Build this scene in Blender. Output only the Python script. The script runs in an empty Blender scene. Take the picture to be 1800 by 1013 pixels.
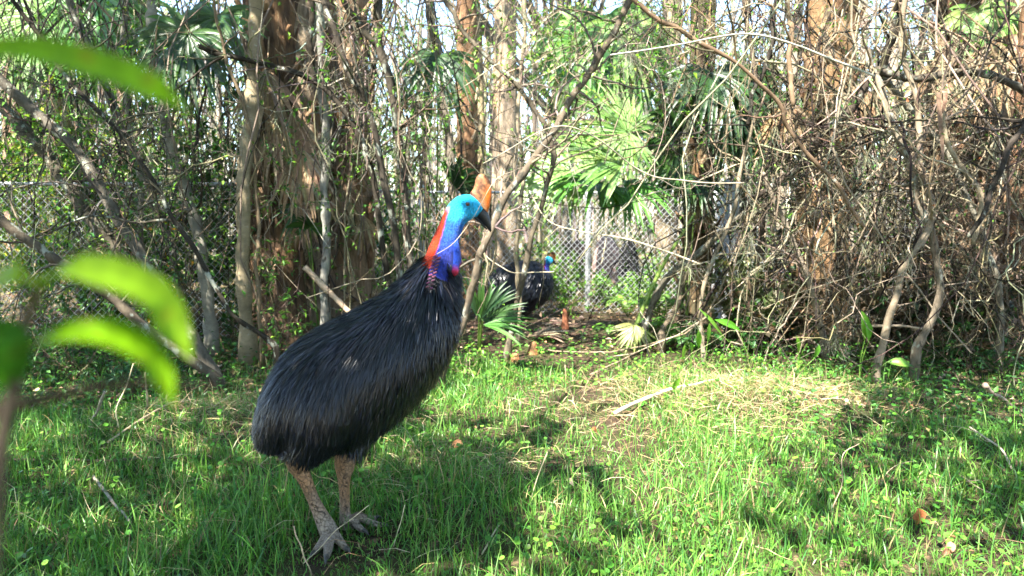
import bpy, math, random
import numpy as np
from mathutils import Vector, Matrix
from mathutils.bvhtree import BVHTree

SC = bpy.context.scene
COLL = SC.collection
R = np.random.default_rng(11)

# ------------------------------------------------------------------ camera, sky, sun, exposure
F = 1250.0; CX = 900.0; CY = 506.5; HOR = 388.0; CAMH = 1.40
PITCH = math.atan((CY - HOR) / F)
CAM = np.array([0.0, 0.0, CAMH])
cd = bpy.data.cameras.new("camera"); cam = bpy.data.objects.new("camera", cd); COLL.objects.link(cam)
cd.sensor_width = 36.0; cd.lens = F / 1800 * 36; cd.clip_start = 0.02; cd.clip_end = 2000
cam.location = CAM; cam.rotation_euler = (math.pi / 2 - PITCH, 0, 0)
cd.dof.use_dof = True; cd.dof.focus_distance = 3.4; cd.dof.aperture_fstop = 3.1
SC.camera = cam

TOSUN = np.array([-0.34, -0.50, 0.80]); TOSUN /= np.linalg.norm(TOSUN)
world = bpy.data.worlds.new("World"); SC.world = world; world.use_nodes = True
wn = world.node_tree.nodes; wl = world.node_tree.links
sky = wn.new("ShaderNodeTexSky"); sky.sky_type = 'NISHITA'; sky.sun_disc = False
sky.sun_elevation = math.asin(TOSUN[2]); sky.sun_rotation = math.atan2(TOSUN[0], TOSUN[1])
sky.air_density = 1.0; sky.dust_density = 0.4; sky.ozone_density = 1.0
wl.new(sky.outputs[0], wn["Background"].inputs[0]); wn["Background"].inputs[1].default_value = 0.15
sd = bpy.data.lights.new("sun", 'SUN'); sun = bpy.data.objects.new("sun", sd); COLL.objects.link(sun)
sd.energy = 5.0; sd.angle = math.radians(0.5); sd.color = (1.0, 0.95, 0.85)
sun.rotation_euler = Vector(TOSUN).to_track_quat('Z', 'Y').to_euler(); sun.location = (-4, -6, 12)

SC.view_settings.view_transform = 'Standard'; SC.view_settings.look = 'None'
SC.view_settings.gamma = 1.0; SC.view_settings.exposure = 2.5
SC.render.engine = 'CYCLES'
cy = SC.cycles
cy.max_bounces = 5; cy.diffuse_bounces = 3; cy.glossy_bounces = 2; cy.transmission_bounces = 3; cy.transparent_max_bounces = 4
cy.caustics_reflective = False; cy.caustics_refractive = False; cy.sample_clamp_indirect = 6.0
cy.use_adaptive_sampling = True; cy.adaptive_threshold = 0.02
try:
    cy.use_denoising = True; cy.denoiser = 'OPENIMAGEDENOISE'; cy.denoising_input_passes = 'RGB_ALBEDO_NORMAL'
except Exception:
    pass

# ------------------------------------------------------------------ coordinates
cs, sn = math.cos(PITCH), math.sin(PITCH)
def W(px, py, Y):
    """point of the place that the picture shows at (px, py), Y metres ahead"""
    px = np.asarray(px, float); py = np.asarray(py, float); Y = np.asarray(Y, float)
    a = (px - CX) / F; b = (CY - py) / F
    dy = cs + b * sn; dz = -sn + b * cs
    s = Y / dy
    return np.stack([a * s, Y + 0 * s, CAMH + dz * s], -1)
def toPx(P):
    P = np.asarray(P, float); d = P - CAM
    fw = d[..., 1] * cs - d[..., 2] * sn; up = d[..., 1] * sn + d[..., 2] * cs
    return CX + F * d[..., 0] / fw, CY - F * up / fw
def gz(x, y):
    x = np.asarray(x, float); y = np.asarray(y, float)
    z = 0.018 * np.sin(1.7 * x + 0.6 * y) + 0.015 * np.sin(2.3 * y - 1.1 * x + 1) + 0.008 * np.sin(5.1 * x + 4.3 * y)
    z = z + 0.14 * np.exp(-(((x - 1.75) / 0.8) ** 2 + ((y - 5.3) / 0.5) ** 2))
    z = z + 0.10 * np.exp(-(((x + 2.1) / 0.7) ** 2 + ((y - 4.7) / 0.5) ** 2))
    z = z + 0.05 * np.exp(-(((x - 0.7) / 0.9) ** 2 + ((y - 9.3) / 0.6) ** 2))
    far = np.clip((y - 12) / 30, 0, 1)
    return z * (1 - 0.5 * far) + far * 0.25
def G(px, Y):
    x = (px - CX) / F * Y
    return np.array([x, Y, float(gz(x, Y))])
def nrm(v):
    return v / np.maximum(np.linalg.norm(v, axis=-1, keepdims=True), 1e-9)
def rdir(n, rng=R):
    return nrm(rng.normal(size=(n, 3)))
_NP = R.uniform(0, 6.28, (6, 3)); _ND = rdir(18).reshape(6, 3, 3)
def noise(P, s=1.0):
    """cheap smooth value noise, about -1..1"""
    P = np.asarray(P, float) * s; o = 0
    for i in range(6):
        q = P @ _ND[i].T * (0.8 + 0.45 * i) + _NP[i]
        o = o + np.sin(q[..., 0] + 1.3 * np.sin(q[..., 1])) * np.cos(q[..., 2]) / (1 + 0.35 * i)
    return o / 2.6
def crom(pts, n):
    P = np.asarray(pts, float); m = len(P)
    if m == 2:
        t = np.linspace(0, 1, n)[:, None]; return P[0] * (1 - t) + P[1] * t
    E = np.vstack([2 * P[0] - P[1], P, 2 * P[-1] - P[-2]])
    u = np.linspace(0, m - 1 - 1e-6, n); i = u.astype(int); t = (u - i)[:, None]
    a, b, c, d = E[i], E[i + 1], E[i + 2], E[i + 3]
    return 0.5 * (2 * b + (c - a) * t + (2 * a - 5 * b + 4 * c - d) * t ** 2 + (3 * b - a - 3 * c + d) * t ** 3)

# ------------------------------------------------------------------ mesh collector
class MB:
    def __init__(s): s.v = []; s.t = []; s.q = []; s.c = []; s.n = 0
    def add(s, V, T=None, Q=None, C=(0.5, 0.5, 0.5)):
        V = np.asarray(V, float).reshape(-1, 3); C = np.asarray(C, float)
        if C.ndim == 1: C = np.broadcast_to(C, (len(V), 3))
        if T is not None and len(T): s.t.append(np.asarray(T, np.int64).reshape(-1, 3) + s.n)
        if Q is not None and len(Q): s.q.append(np.asarray(Q, np.int64).reshape(-1, 4) + s.n)
        s.v.append(V); s.c.append(C.reshape(-1, 3)); s.n += len(V)
    def mesh(s, name, origin=(0, 0, 0), smooth=True):
        V = np.vstack(s.v) - np.asarray(origin, float); C = np.vstack(s.c)
        T = np.vstack(s.t) if s.t else np.zeros((0, 3), np.int64); Q = np.vstack(s.q) if s.q else np.zeros((0, 4), np.int64)
        me = bpy.data.meshes.new(name)
        me.vertices.add(len(V)); me.vertices.foreach_set("co", V.astype(np.float32).ravel())
        L = np.concatenate([T.ravel(), Q.ravel()]).astype(np.int32)
        st = np.concatenate([np.arange(len(T)) * 3, len(T) * 3 + np.arange(len(Q)) * 4]).astype(np.int32)
        me.loops.add(len(L)); me.loops.foreach_set("vertex_index", L)
        me.polygons.add(len(st)); me.polygons.foreach_set("loop_start", st)
        me.update(calc_edges=True)
        if smooth: me.polygons.foreach_set("use_smooth", np.ones(len(st), bool))
        at = me.attributes.new("Col", 'FLOAT_COLOR', 'POINT')
        at.data.foreach_set("color", np.hstack([np.clip(C, 0, 1), np.ones((len(C), 1))]).astype(np.float32).ravel())
        me.validate()
        return me
    def build(s, name, mat, parent=None, smooth=True):
        org = parent.matrix_world.translation if parent is not None else (0, 0, 0)
        if parent is not None:
            org = ORG[parent.name]
        me = s.mesh(name, org, smooth); me.materials.append(mat)
        o = bpy.data.objects.new(name, me); COLL.objects.link(o)
        if parent is not None: o.parent = parent
        ORG[o.name] = np.asarray(org, float)
        return o
    # ---- batches
    def tubes(s, P, Rd, sides=4, C=(0.5, 0.5, 0.5), cap=False, rough=0.0):
        P = np.asarray(P, float); n, k, _ = P.shape; Rd = np.broadcast_to(np.asarray(Rd, float), (n, k))
        Tn = nrm(np.gradient(P, axis=1))
        m = nrm(P[:, -1] - P[:, 0]); ref = np.cross(m, np.array([0.31, 0.87, 0.38])); bad = np.linalg.norm(ref, axis=1) < 0.2
        ref[bad] = np.cross(m[bad], np.array([1.0, 0, 0.1])); ref = nrm(ref)[:, None, :]
        U = nrm(ref - (ref * Tn).sum(-1, keepdims=True) * Tn); Vv = np.cross(Tn, U)
        a = np.arange(sides) / sides * 2 * math.pi
        ca = np.cos(a)[None, None, :, None]; sa = np.sin(a)[None, None, :, None]
        rr = Rd[:, :, None, None]
        if rough: 
            rr = rr * (1 + rough * R.normal(size=(n, k, sides, 1)))
        X = P[:, :, None, :] + rr * (ca * U[:, :, None, :] + sa * Vv[:, :, None, :])
        idx = np.arange(n * k * sides).reshape(n, k, sides)
        A = idx[:, :-1]; B = idx[:, 1:]
        Q = np.stack([A, np.roll(A, -1, 2), np.roll(B, -1, 2), B], -1).reshape(-1, 4)
        C = np.asarray(C, float)
        if C.ndim == 2: C = np.broadcast_to(C[:, None, None, :], (n, k, sides, 3)).reshape(-1, 3)
        elif C.ndim == 3: C = np.broadcast_to(C[:, :, None, :], (n, k, sides, 3)).reshape(-1, 3)
        T = None
        if cap and sides >= 3:
            T = []
            for j in range(1, sides - 1):
                T.append(np.stack([idx[:, -1, 0], idx[:, -1, j], idx[:, -1, j + 1]], -1)); T.append(np.stack([idx[:, 0, 0], idx[:, 0, j + 1], idx[:, 0, j]], -1))
            T = np.vstack(T)
        s.add(X, T, Q, C)
        return X
    def ribbons(s, P, Wd, S, C, fold=0.0, N=None):
        P = np.asarray(P, float); n, k, _ = P.shape
        Wd = np.broadcast_to(np.asarray(Wd, float), (n, k))[..., None]; S = np.broadcast_to(S, P.shape)
        C = np.asarray(C, float)
        if C.ndim == 2: C = np.broadcast_to(C[:, None, :], (n, k, 3))
        if fold:
            X = np.stack([P - S * Wd / 2 + N * Wd * fold, P, P + S * Wd / 2 + N * Wd * fold], 2); w = 3
        else:
            X = np.stack([P - S * Wd / 2, P + S * Wd / 2], 2); w = 2
        idx = np.arange(n * k * w).reshape(n, k, w); Q = []
        for j in range(w - 1):
            Q.append(np.stack([idx[:, :-1, j], idx[:, :-1, j + 1], idx[:, 1:, j + 1], idx[:, 1:, j]], -1).reshape(-1, 4))
        s.add(X, None, np.vstack(Q), np.broadcast_to(C[:, :, None, :], (n, k, w, 3)).reshape(-1, 3))
    def leaves(s, B, D, N, L, Wd, C, fold=0.12):
        B = np.asarray(B, float); n = len(B); L = np.broadcast_to(np.asarray(L, float), (n,))[:, None]; Wd = np.broadcast_to(np.asarray(Wd, float), (n,))[:, None]
        S = nrm(np.cross(D, N)); N2 = np.cross(S, D)
        X = np.stack([B, B + D * L * 0.38 + S * Wd * 0.5 + N2 * L * fold, B + D * L * 0.97 - N2 * L * 0.12, B + D * L * 0.38 - S * Wd * 0.5 + N2 * L * fold], 1)
        i = np.arange(n)[:, None] * 4
        T = np.vstack([i + [0, 1, 2], i + [0, 2, 3]])
        s.add(X, T, None, np.repeat(np.broadcast_to(C, (n, 3)), 4, 0))
    def biglleaf(s, path, N, widths, C, k=9):
        """one broad leaf along a path, with a raised midrib fold"""
        P = crom(path, k); w = np.interp(np.linspace(0, 1, k), np.linspace(0, 1, len(widths)), widths)
        Tn = nrm(np.gradient(P, axis=0)); Nn = np.broadcast_to(np.asarray(N, float), P.shape)
        S = nrm(np.cross(Tn, Nn)); N2 = np.cross(S, Tn)
        rows = []
        for u in (-1, -0.5, 0, 0.5, 1):
            rows.append(P + S * (w * u / 2)[:, None] + N2 * (w * 0.16 * abs(u) ** 1.5)[:, None])
        X = np.stack(rows, 1); idx = np.arange(k * 5).reshape(k, 5)
        Q = np.stack([idx[:-1, :-1], idx[:-1, 1:], idx[1:, 1:], idx[1:, :-1]], -1).reshape(-1, 4)
        C = np.asarray(C, float)
        s.add(X, None, Q, C)
    def loft(s, rings, C, caps=True):
        """rings: (n, m, 3)"""
        X = np.asarray(rings, float); n, m, _ = X.shape; idx = np.arange(n * m).reshape(n, m)
        A = idx[:-1]; B = idx[1:]
        Q = np.stack([A, np.roll(A, -1, 1), np.roll(B, -1, 1), B], -1).reshape(-1, 4)
        V = X.reshape(-1, 3); T = []
        if caps:
            V = np.vstack([V, X[0].mean(0), X[-1].mean(0)]); c0, c1 = n * m, n * m + 1
            for j in range(m):
                T.append([c0, idx[0, (j + 1) % m], idx[0, j]]); T.append([c1, idx[-1, j], idx[-1, (j + 1) % m]])
        C = np.asarray(C, float)
        if C.ndim > 1 and caps: C = np.vstack([C.reshape(-1, 3), C.reshape(-1, 3)[:1], C.reshape(-1, 3)[-1:]])
        s.add(V, T, Q, C)
ORG = {}
def thing(name, label, cat, loc=(0, 0, 0), group=None, kind=None):
    o = bpy.data.objects.new(name, None); COLL.objects.link(o); o.location = loc; o.empty_display_size = 0.1
    ORG[o.name] = np.asarray(loc, float)
    tag(o, label, cat, group, kind); return o
def tag(o, label=None, cat=None, group=None, kind=None):
    if label: o["label"] = label
    if cat: o["category"] = cat
    if group: o["group"] = group
    if kind: o["kind"] = kind
    return o
def copy_tree(o, parent=None):
    c = o.copy(); COLL.objects.link(c); c.parent = parent
    for ch in [x for x in o.children]: copy_tree(ch, c)
    return c

# ------------------------------------------------------------------ materials
def material(name, rough=0.6, spec=0.3, transl=0.0, vary=None, bump=None, patch=None, metal=0.0, coat=0.0, stretch=(1, 1, 1), tcol=None):
    """colour from the mesh's own Col attribute, with grain, patches and relief from noise"""
    m = bpy.data.materials.new(name); m.use_nodes = True; nt = m.node_tree; n = nt.nodes; l = nt.links
    b = n["Principled BSDF"]; out = n["Material Output"]
    b.inputs["Roughness"].default_value = rough; b.inputs["Specular IOR Level"].default_value = spec; b.inputs["Metallic"].default_value = metal
    b.inputs["Coat Weight"].default_value = coat
    at = n.new("ShaderNodeAttribute"); at.attribute_name = "Col"; col = at.outputs["Color"]
    geo = n.new("ShaderNodeNewGeometry"); mp = n.new("ShaderNodeMapping"); mp.inputs["Scale"].default_value = stretch
    l.new(geo.outputs["Position"], mp.inputs["Vector"])
    def ntex(scale, det=4):
        t = n.new("ShaderNodeTexNoise"); t.inputs["Scale"].default_value = scale; t.inputs["Detail"].default_value = det; t.inputs["Roughness"].default_value = 0.65
        l.new(mp.outputs[0], t.inputs["Vector"]); return t
    if vary:
        t = ntex(vary[0]); r = n.new("ShaderNodeMapRange"); r.inputs["From Min"].default_value = 0.3; r.inputs["From Max"].default_value = 0.7
        r.inputs["To Min"].default_value = 1 - vary[1]; r.inputs["To Max"].default_value = 1 + vary[1]; l.new(t.outputs["Fac"], r.inputs["Value"])
        mx = n.new("ShaderNodeVectorMath"); mx.operation = 'SCALE'; l.new(col, mx.inputs[0]); l.new(r.outputs[0], mx.inputs["Scale"]); col = mx.outputs[0]
    if patch:
        for (scale, lo, hi, c) in patch:
            t = ntex(scale, 5); r = n.new("ShaderNodeMapRange"); r.inputs["From Min"].default_value = lo; r.inputs["From Max"].default_value = hi
            l.new(t.outputs["Fac"], r.inputs["Value"])
            mx = n.new("ShaderNodeMix"); mx.data_type = 'RGBA'; l.new(r.outputs[0], mx.inputs[0]); l.new(col, mx.inputs[6]); mx.inputs[7].default_value = (*c, 1); col = mx.outputs[2]
    l.new(col, b.inputs["Base Color"])
    if bump:
        t = ntex(bump[0], 6); bp = n.new("ShaderNodeBump"); bp.inputs["Strength"].default_value = bump[1]; bp.inputs["Distance"].default_value = bump[2]
        l.new(t.outputs["Fac"], bp.inputs["Height"]); l.new(bp.outputs[0], b.inputs["Normal"])
    if transl:
        tr = n.new("ShaderNodeBsdfTranslucent"); ms = n.new("ShaderNodeMixShader"); ms.inputs[0].default_value = transl
        if tcol:
            mx = n.new("ShaderNodeMix"); mx.data_type = 'RGBA'; mx.blend_type = 'MULTIPLY'; mx.inputs[0].default_value = 1; l.new(col, mx.inputs[6]); mx.inputs[7].default_value = (*tcol, 1); l.new(mx.outputs[2], tr.inputs["Color"])
        else: l.new(col, tr.inputs["Color"])
        l.new(b.outputs[0], ms.inputs[1]); l.new(tr.outputs[0], ms.inputs[2]); l.new(ms.outputs[0], out.inputs["Surface"])
    return m
M = dict(
    soil=material("soil", 0.95, 0.1, vary=(9, 0.5), bump=(30, 0.9, 0.03), patch=[(2.2, 0.45, 0.7, (0.05, 0.07, 0.02)), (14, 0.56, 0.66, (0.20, 0.13, 0.08))]),
    grass=material("grass", 0.42, 0.45, transl=0.40, tcol=(0.95, 1.0, 0.55)),
    leaf=material("leaf", 0.42, 0.45, transl=0.32, tcol=(1.0, 1.0, 0.45)),
    frond=material("frond", 0.38, 0.5, transl=0.38, vary=(30, 0.15), tcol=(1.0, 1.0, 0.45)),
    dead=material("dead_leaf", 0.75, 0.2, transl=0.15, vary=(25, 0.35), bump=(60, 0.4, 0.004)),
    bark=material("bark", 0.9, 0.15, vary=(22, 0.4), bump=(55, 0.9, 0.008), patch=[(9, 0.56, 0.62, (0.27, 0.28, 0.23)), (12, 0.60, 0.66, (0.05, 0.045, 0.035))], stretch=(1, 1, 0.55)),
    smooth_bark=material("smooth_bark", 0.8, 0.2, vary=(14, 0.22), bump=(70, 0.5, 0.004), patch=[(16, 0.60, 0.70, (0.32, 0.31, 0.25)), (26, 0.64, 0.70, (0.13, 0.10, 0.065))], stretch=(1, 1, 1.6)),
    palm_bark=material("palm_bark", 0.92, 0.12, vary=(30, 0.5), bump=(45, 1.0, 0.02), patch=[(5, 0.52, 0.66, (0.20, 0.115, 0.06)), (9, 0.58, 0.68, (0.04, 0.028, 0.02))], stretch=(1, 1, 0.18)),
    twig=material("twig", 0.85, 0.2, vary=(35, 0.35), bump=(90, 0.5, 0.003)),
    moss=material("moss", 0.95, 0.05, transl=0.2),
    metal=material("galvanised_metal", 0.45, 0.5, metal=0.35, vary=(30, 0.15)),
    skin=material("bird_skin", 0.5, 0.35, vary=(150, 0.5), bump=(190, 1.0, 0.017), stretch=(1, 1, 0.6)),
    scale=material("leg_scale", 0.6, 0.35, vary=(70, 0.35), bump=(110, 0.6, 0.005)),
    feather=material("feather", 0.28, 0.45),
    horn=material("horn", 0.35, 0.5, vary=(90, 0.3), bump=(120, 0.25, 0.002)),
    casque=material("casque", 0.5, 0.35, vary=(140, 0.45), bump=(120, 0.6, 0.003)),
    rock=material("rock", 0.9, 0.2, vary=(8, 0.4), bump=(12, 0.8, 0.04)),
)
# voronoi scales on the legs
def scale_legs():
    m = M['scale']; n = m.node_tree.nodes; l = m.node_tree.links; b = n["Principled BSDF"]
    v = n.new("ShaderNodeTexVoronoi"); v.feature = 'DISTANCE_TO_EDGE'; v.inputs["Scale"].default_value = 62
    geo = n.new("ShaderNodeNewGeometry"); l.new(geo.outputs["Position"], v.inputs["Vector"])
    r = n.new("ShaderNodeMapRange"); r.inputs["From Max"].default_value = 0.055; l.new(v.outputs["Distance"], r.inputs["Value"])
    bp = n.new("ShaderNodeBump"); bp.inputs["Strength"].default_value = 1.0; bp.inputs["Distance"].default_value = 0.012
    l.new(r.outputs[0], bp.inputs["Height"]); l.new(bp.outputs[0], b.inputs["Normal"])
    old = b.inputs["Base Color"].links[0].from_socket; mx = n.new("ShaderNodeMix"); mx.data_type = 'RGBA'; mx.inputs[6].default_value = (0.12, 0.085, 0.065, 1)
    l.new(r.outputs[0], mx.inputs[0]); l.new(old, mx.inputs[7]); l.new(mx.outputs[2], b.inputs["Base Color"])
scale_legs()
def jit(c, n, v=0.25, h=0.08, rng=R):
    c = np.asarray(c, float); k = np.exp(rng.normal(0, v, (n, 1))); return np.clip(c * k * np.exp(rng.normal(0, h, (n, 3))), 0, 1)
GREEN = (0.055, 0.16, 0.02); LIME = (0.17, 0.32, 0.03); STRAW = (0.42, 0.33, 0.17); TAN = (0.30, 0.21, 0.13); BROWN = (0.13, 0.08, 0.045)
DARK = (0.035, 0.028, 0.02); GREY = (0.16, 0.135, 0.105); PALE = (0.40, 0.34, 0.25)
def pick(cols, n, p=None, v=0.25, rng=R):
    cols = np.asarray(cols, float); i = rng.choice(len(cols), n, p=p); return np.clip(cols[i] * np.exp(rng.normal(0, v, (n, 1))) * np.exp(rng.normal(0, 0.07, (n, 3))), 0, 1)

# ------------------------------------------------------------------ ground
def ground():
    u = np.linspace(-1, 1, 181); x = np.sign(u) * (np.abs(u) * 9 + np.abs(u) ** 6 * 290)
    v = np.linspace(0, 1, 221); y = -8 + v * 22 + v ** 6 * 360
    X, Y = np.meshgrid(x, y); P = np.stack([X, Y, gz(X, Y)], -1)
    near = (Y < 14) & (np.abs(X) < 9)
    P[..., 2] += near * 0.012 * noise(P, 7)
    idx = np.arange(X.size).reshape(X.shape)
    Q = np.stack([idx[:-1, :-1], idx[:-1, 1:], idx[1:, 1:], idx[1:, :-1]], -1).reshape(-1, 4)
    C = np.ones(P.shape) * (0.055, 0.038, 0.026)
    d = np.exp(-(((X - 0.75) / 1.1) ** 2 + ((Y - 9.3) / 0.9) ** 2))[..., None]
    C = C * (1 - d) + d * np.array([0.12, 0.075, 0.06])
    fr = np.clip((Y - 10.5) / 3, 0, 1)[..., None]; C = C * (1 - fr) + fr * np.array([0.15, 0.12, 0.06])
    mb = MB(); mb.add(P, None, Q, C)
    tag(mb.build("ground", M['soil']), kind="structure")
ground()

# ------------------------------------------------------------------ sun gaps carved into the added canopy
LIT = [np.array(p, float) for p in (
    [(745, 735), (800, 668), (900, 610), (1010, 588), (1290, 590), (1420, 640), (1500, 668), (1490, 745), (1420, 785), (1330, 800), (1300, 860), (1330, 930), (1430, 985), (1560, 1040), (1560, 1250), (1150, 1250), (1120, 1010), (1230, 950), (1180, 890), (1085, 862), (1010, 800), (975, 742), (880, 772), (800, 790)],
    [(1560, 960), (1800, 985), (1800, 1060), (1600, 1040)],
)]
def inpoly(px, py, poly):
    x0, y0 = poly[:, 0], poly[:, 1]; x1, y1 = np.roll(x0, -1), np.roll(y0, -1); r = np.zeros(px.shape, bool)
    for a, b, c, d in zip(x0, y0, x1, y1):
        cnd = ((b > py) != (d > py)) & (px < (c - a) * (py - b) / (d - b + 1e-12) + a); r ^= cnd
    return r
def shade_prob(x, y):
    """share of the sun that the crowns above take away over a spot of the ground"""
    P = np.stack([x, y, 0 * x], -1); px, py = toPx(np.stack([x, np.maximum(y, 1.0), 0 * x], -1))
    nz = noise(P, 3.1); nz2 = noise(P + 7, 1.1)
    px = px + 34 * noise(P, 3.1) + 34 * noise(P + 2, 8.3); py = py + 14 * noise(P + 3, 4.1) + 16 * noise(P + 5, 9.1)
    lit = np.zeros(x.shape, bool)
    for p in LIT: lit |= inpoly(px, py, p)
    s = np.where(lit, np.where(nz > 0.6, 0.4, 0.0), np.where(x < -1.0, 0.52, 0.45))
    bird = (x > -1.4) & (x < 0.42) & (y > 2.7) & (y < 4.4)
    s = np.where((y < 7) & ~lit & ~bird & (noise(P + 4, 6.5) > np.where((x > -0.2) & (x < 2.3), 0.42, 0.75)), 0.08, s)
    s = np.where((x > -0.35) & (x < 2.2) & (y < 4.6) & ~lit, s * 0.5, s); s = np.where(bird & ~lit & (x < 0.0), 0.78, s)
    s = np.where((x > -0.1) & (x < 0.95) & (y > 0.6) & (y < 1.75), 0.42, s)
    back = np.where(nz2 + 0.6 * nz > 0.25, 0.9, 0.05)
    backL = np.where(nz2 + 0.6 * nz > -0.35, 0.95, 0.05)
    b = np.where(x < -1.0, backL, back); b = np.where((x < -3.6) & (y > 9.0), back * 0.3, b)
    b = np.where((x < -0.8) & (x > -4.2) & (y > 8.2), np.where((nz2 > 0.8) | ((x > -2.9) & (nz > 0.25)), 0.1, 1.0), b)
    b = np.where(x > 3.4, np.where(nz2 + 0.6 * nz > 0.05, 0.95, 0.03), b)
    b = np.where((x > 0.9) & (x < 3.4) & (y > 8.3) & (y < 11.5), 0.06, b)
    return np.where(y > 7.4, b, s)

def canopy():  # crowns added out of view to cast shade, open over the LIT areas
    spots = [((-3.6, -1.6), "added unseen tree rising above the fallen twigs, shading the big bird"), ((2.9, -2.4), "added unseen tree whose crown shades the grass by the round leaved weeds"),
             ((-7.2, 3.2), "added unseen tree shading the leaning saplings"), ((7.4, 4.2), "added unseen tree shading the vine tangle"), ((1.2, 16.5), "tree added behind the fence post, its crown placed for shade")]
    n = 190000
    x = R.uniform(-11, 11, n); y = R.uniform(-2.5, 24, n); keep = R.random(n) < shade_prob(x, y) * np.where(y > 7.4, 0.62, 1.0); x = np.concatenate([x[keep], R.uniform(-1.4, 0.05, 420)]); y = np.concatenate([y[keep], R.uniform(2.8, 3.85, 420)])  # extra leaves thicken the shade over the bird
    h = R.uniform(4.4, 7.6, len(x)) + np.clip(y - 6, 0, 20) * 0.38
    C = np.stack([x, y, 0 * x], -1) + h[:, None] * (TOSUN / TOSUN[2])
    C += 0.05 * R.normal(size=C.shape) * [1, 1, 0]
    ctr = np.array([s[0] for s in spots]); own = np.argmin(((C[:, None, :2] - ctr[None]) ** 2).sum(-1), 1)
    for i, ((tx, ty), lab) in enumerate(spots):
        z0 = float(gz(tx, ty)); t = thing("added_shade_tree", lab, "tree", (tx, ty, z0))
        H = 8.5 if i < 4 else 13
        path = crom([(tx, ty, z0 - 0.1), (tx + 0.1, ty - 0.05, 2.5), (tx - 0.1, ty, 5), (tx, ty + 0.1, H)], 24)[None]
        mb = MB(); rr = np.linspace(0.19, 0.05, 24) if i < 4 else np.linspace(0.14, 0.05, 24)
        mb.tubes(path, rr, 12, GREY, rough=0.04); mb.build("trunk", M['bark'], t)
        sel = C[own == i]
        if not len(sel): continue
        nb = 46; ends = sel[R.choice(len(sel), nb)]; st = path[0, R.integers(11, 20, nb)]
        k = 7; tt = np.linspace(0, 1, k)[None, :, None]
        Pb = st[:, None] * (1 - tt) + ends[:, None] * tt; Pb[:, :, 2] += (np.sin(tt * math.pi) * 0.5)[..., 0] ; Pb[:, 1:-1] += R.normal(0, 0.08, (nb, k - 2, 3))
        mb = MB(); mb.tubes(Pb, np.linspace(0.05, 0.012, k), 5, GREY); mb.build("limb", M['bark'], t)["kind"] = "stuff"
        n2 = len(sel); D = rdir(n2); D[:, 2] *= 0.35; D = nrm(D); N = nrm(rdir(n2) * 0.55 + np.array([0, 0, 1.0]) + 0.4 * TOSUN)
        mb = MB(); mb.leaves(sel - D * 0.09, D, N, R.uniform(0.15, 0.23, n2), R.uniform(0.085, 0.13, n2), pick([GREEN, LIME, (0.08, 0.2, 0.03)], n2))
        mb.build("crown", M['leaf'], t)
canopy()

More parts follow.
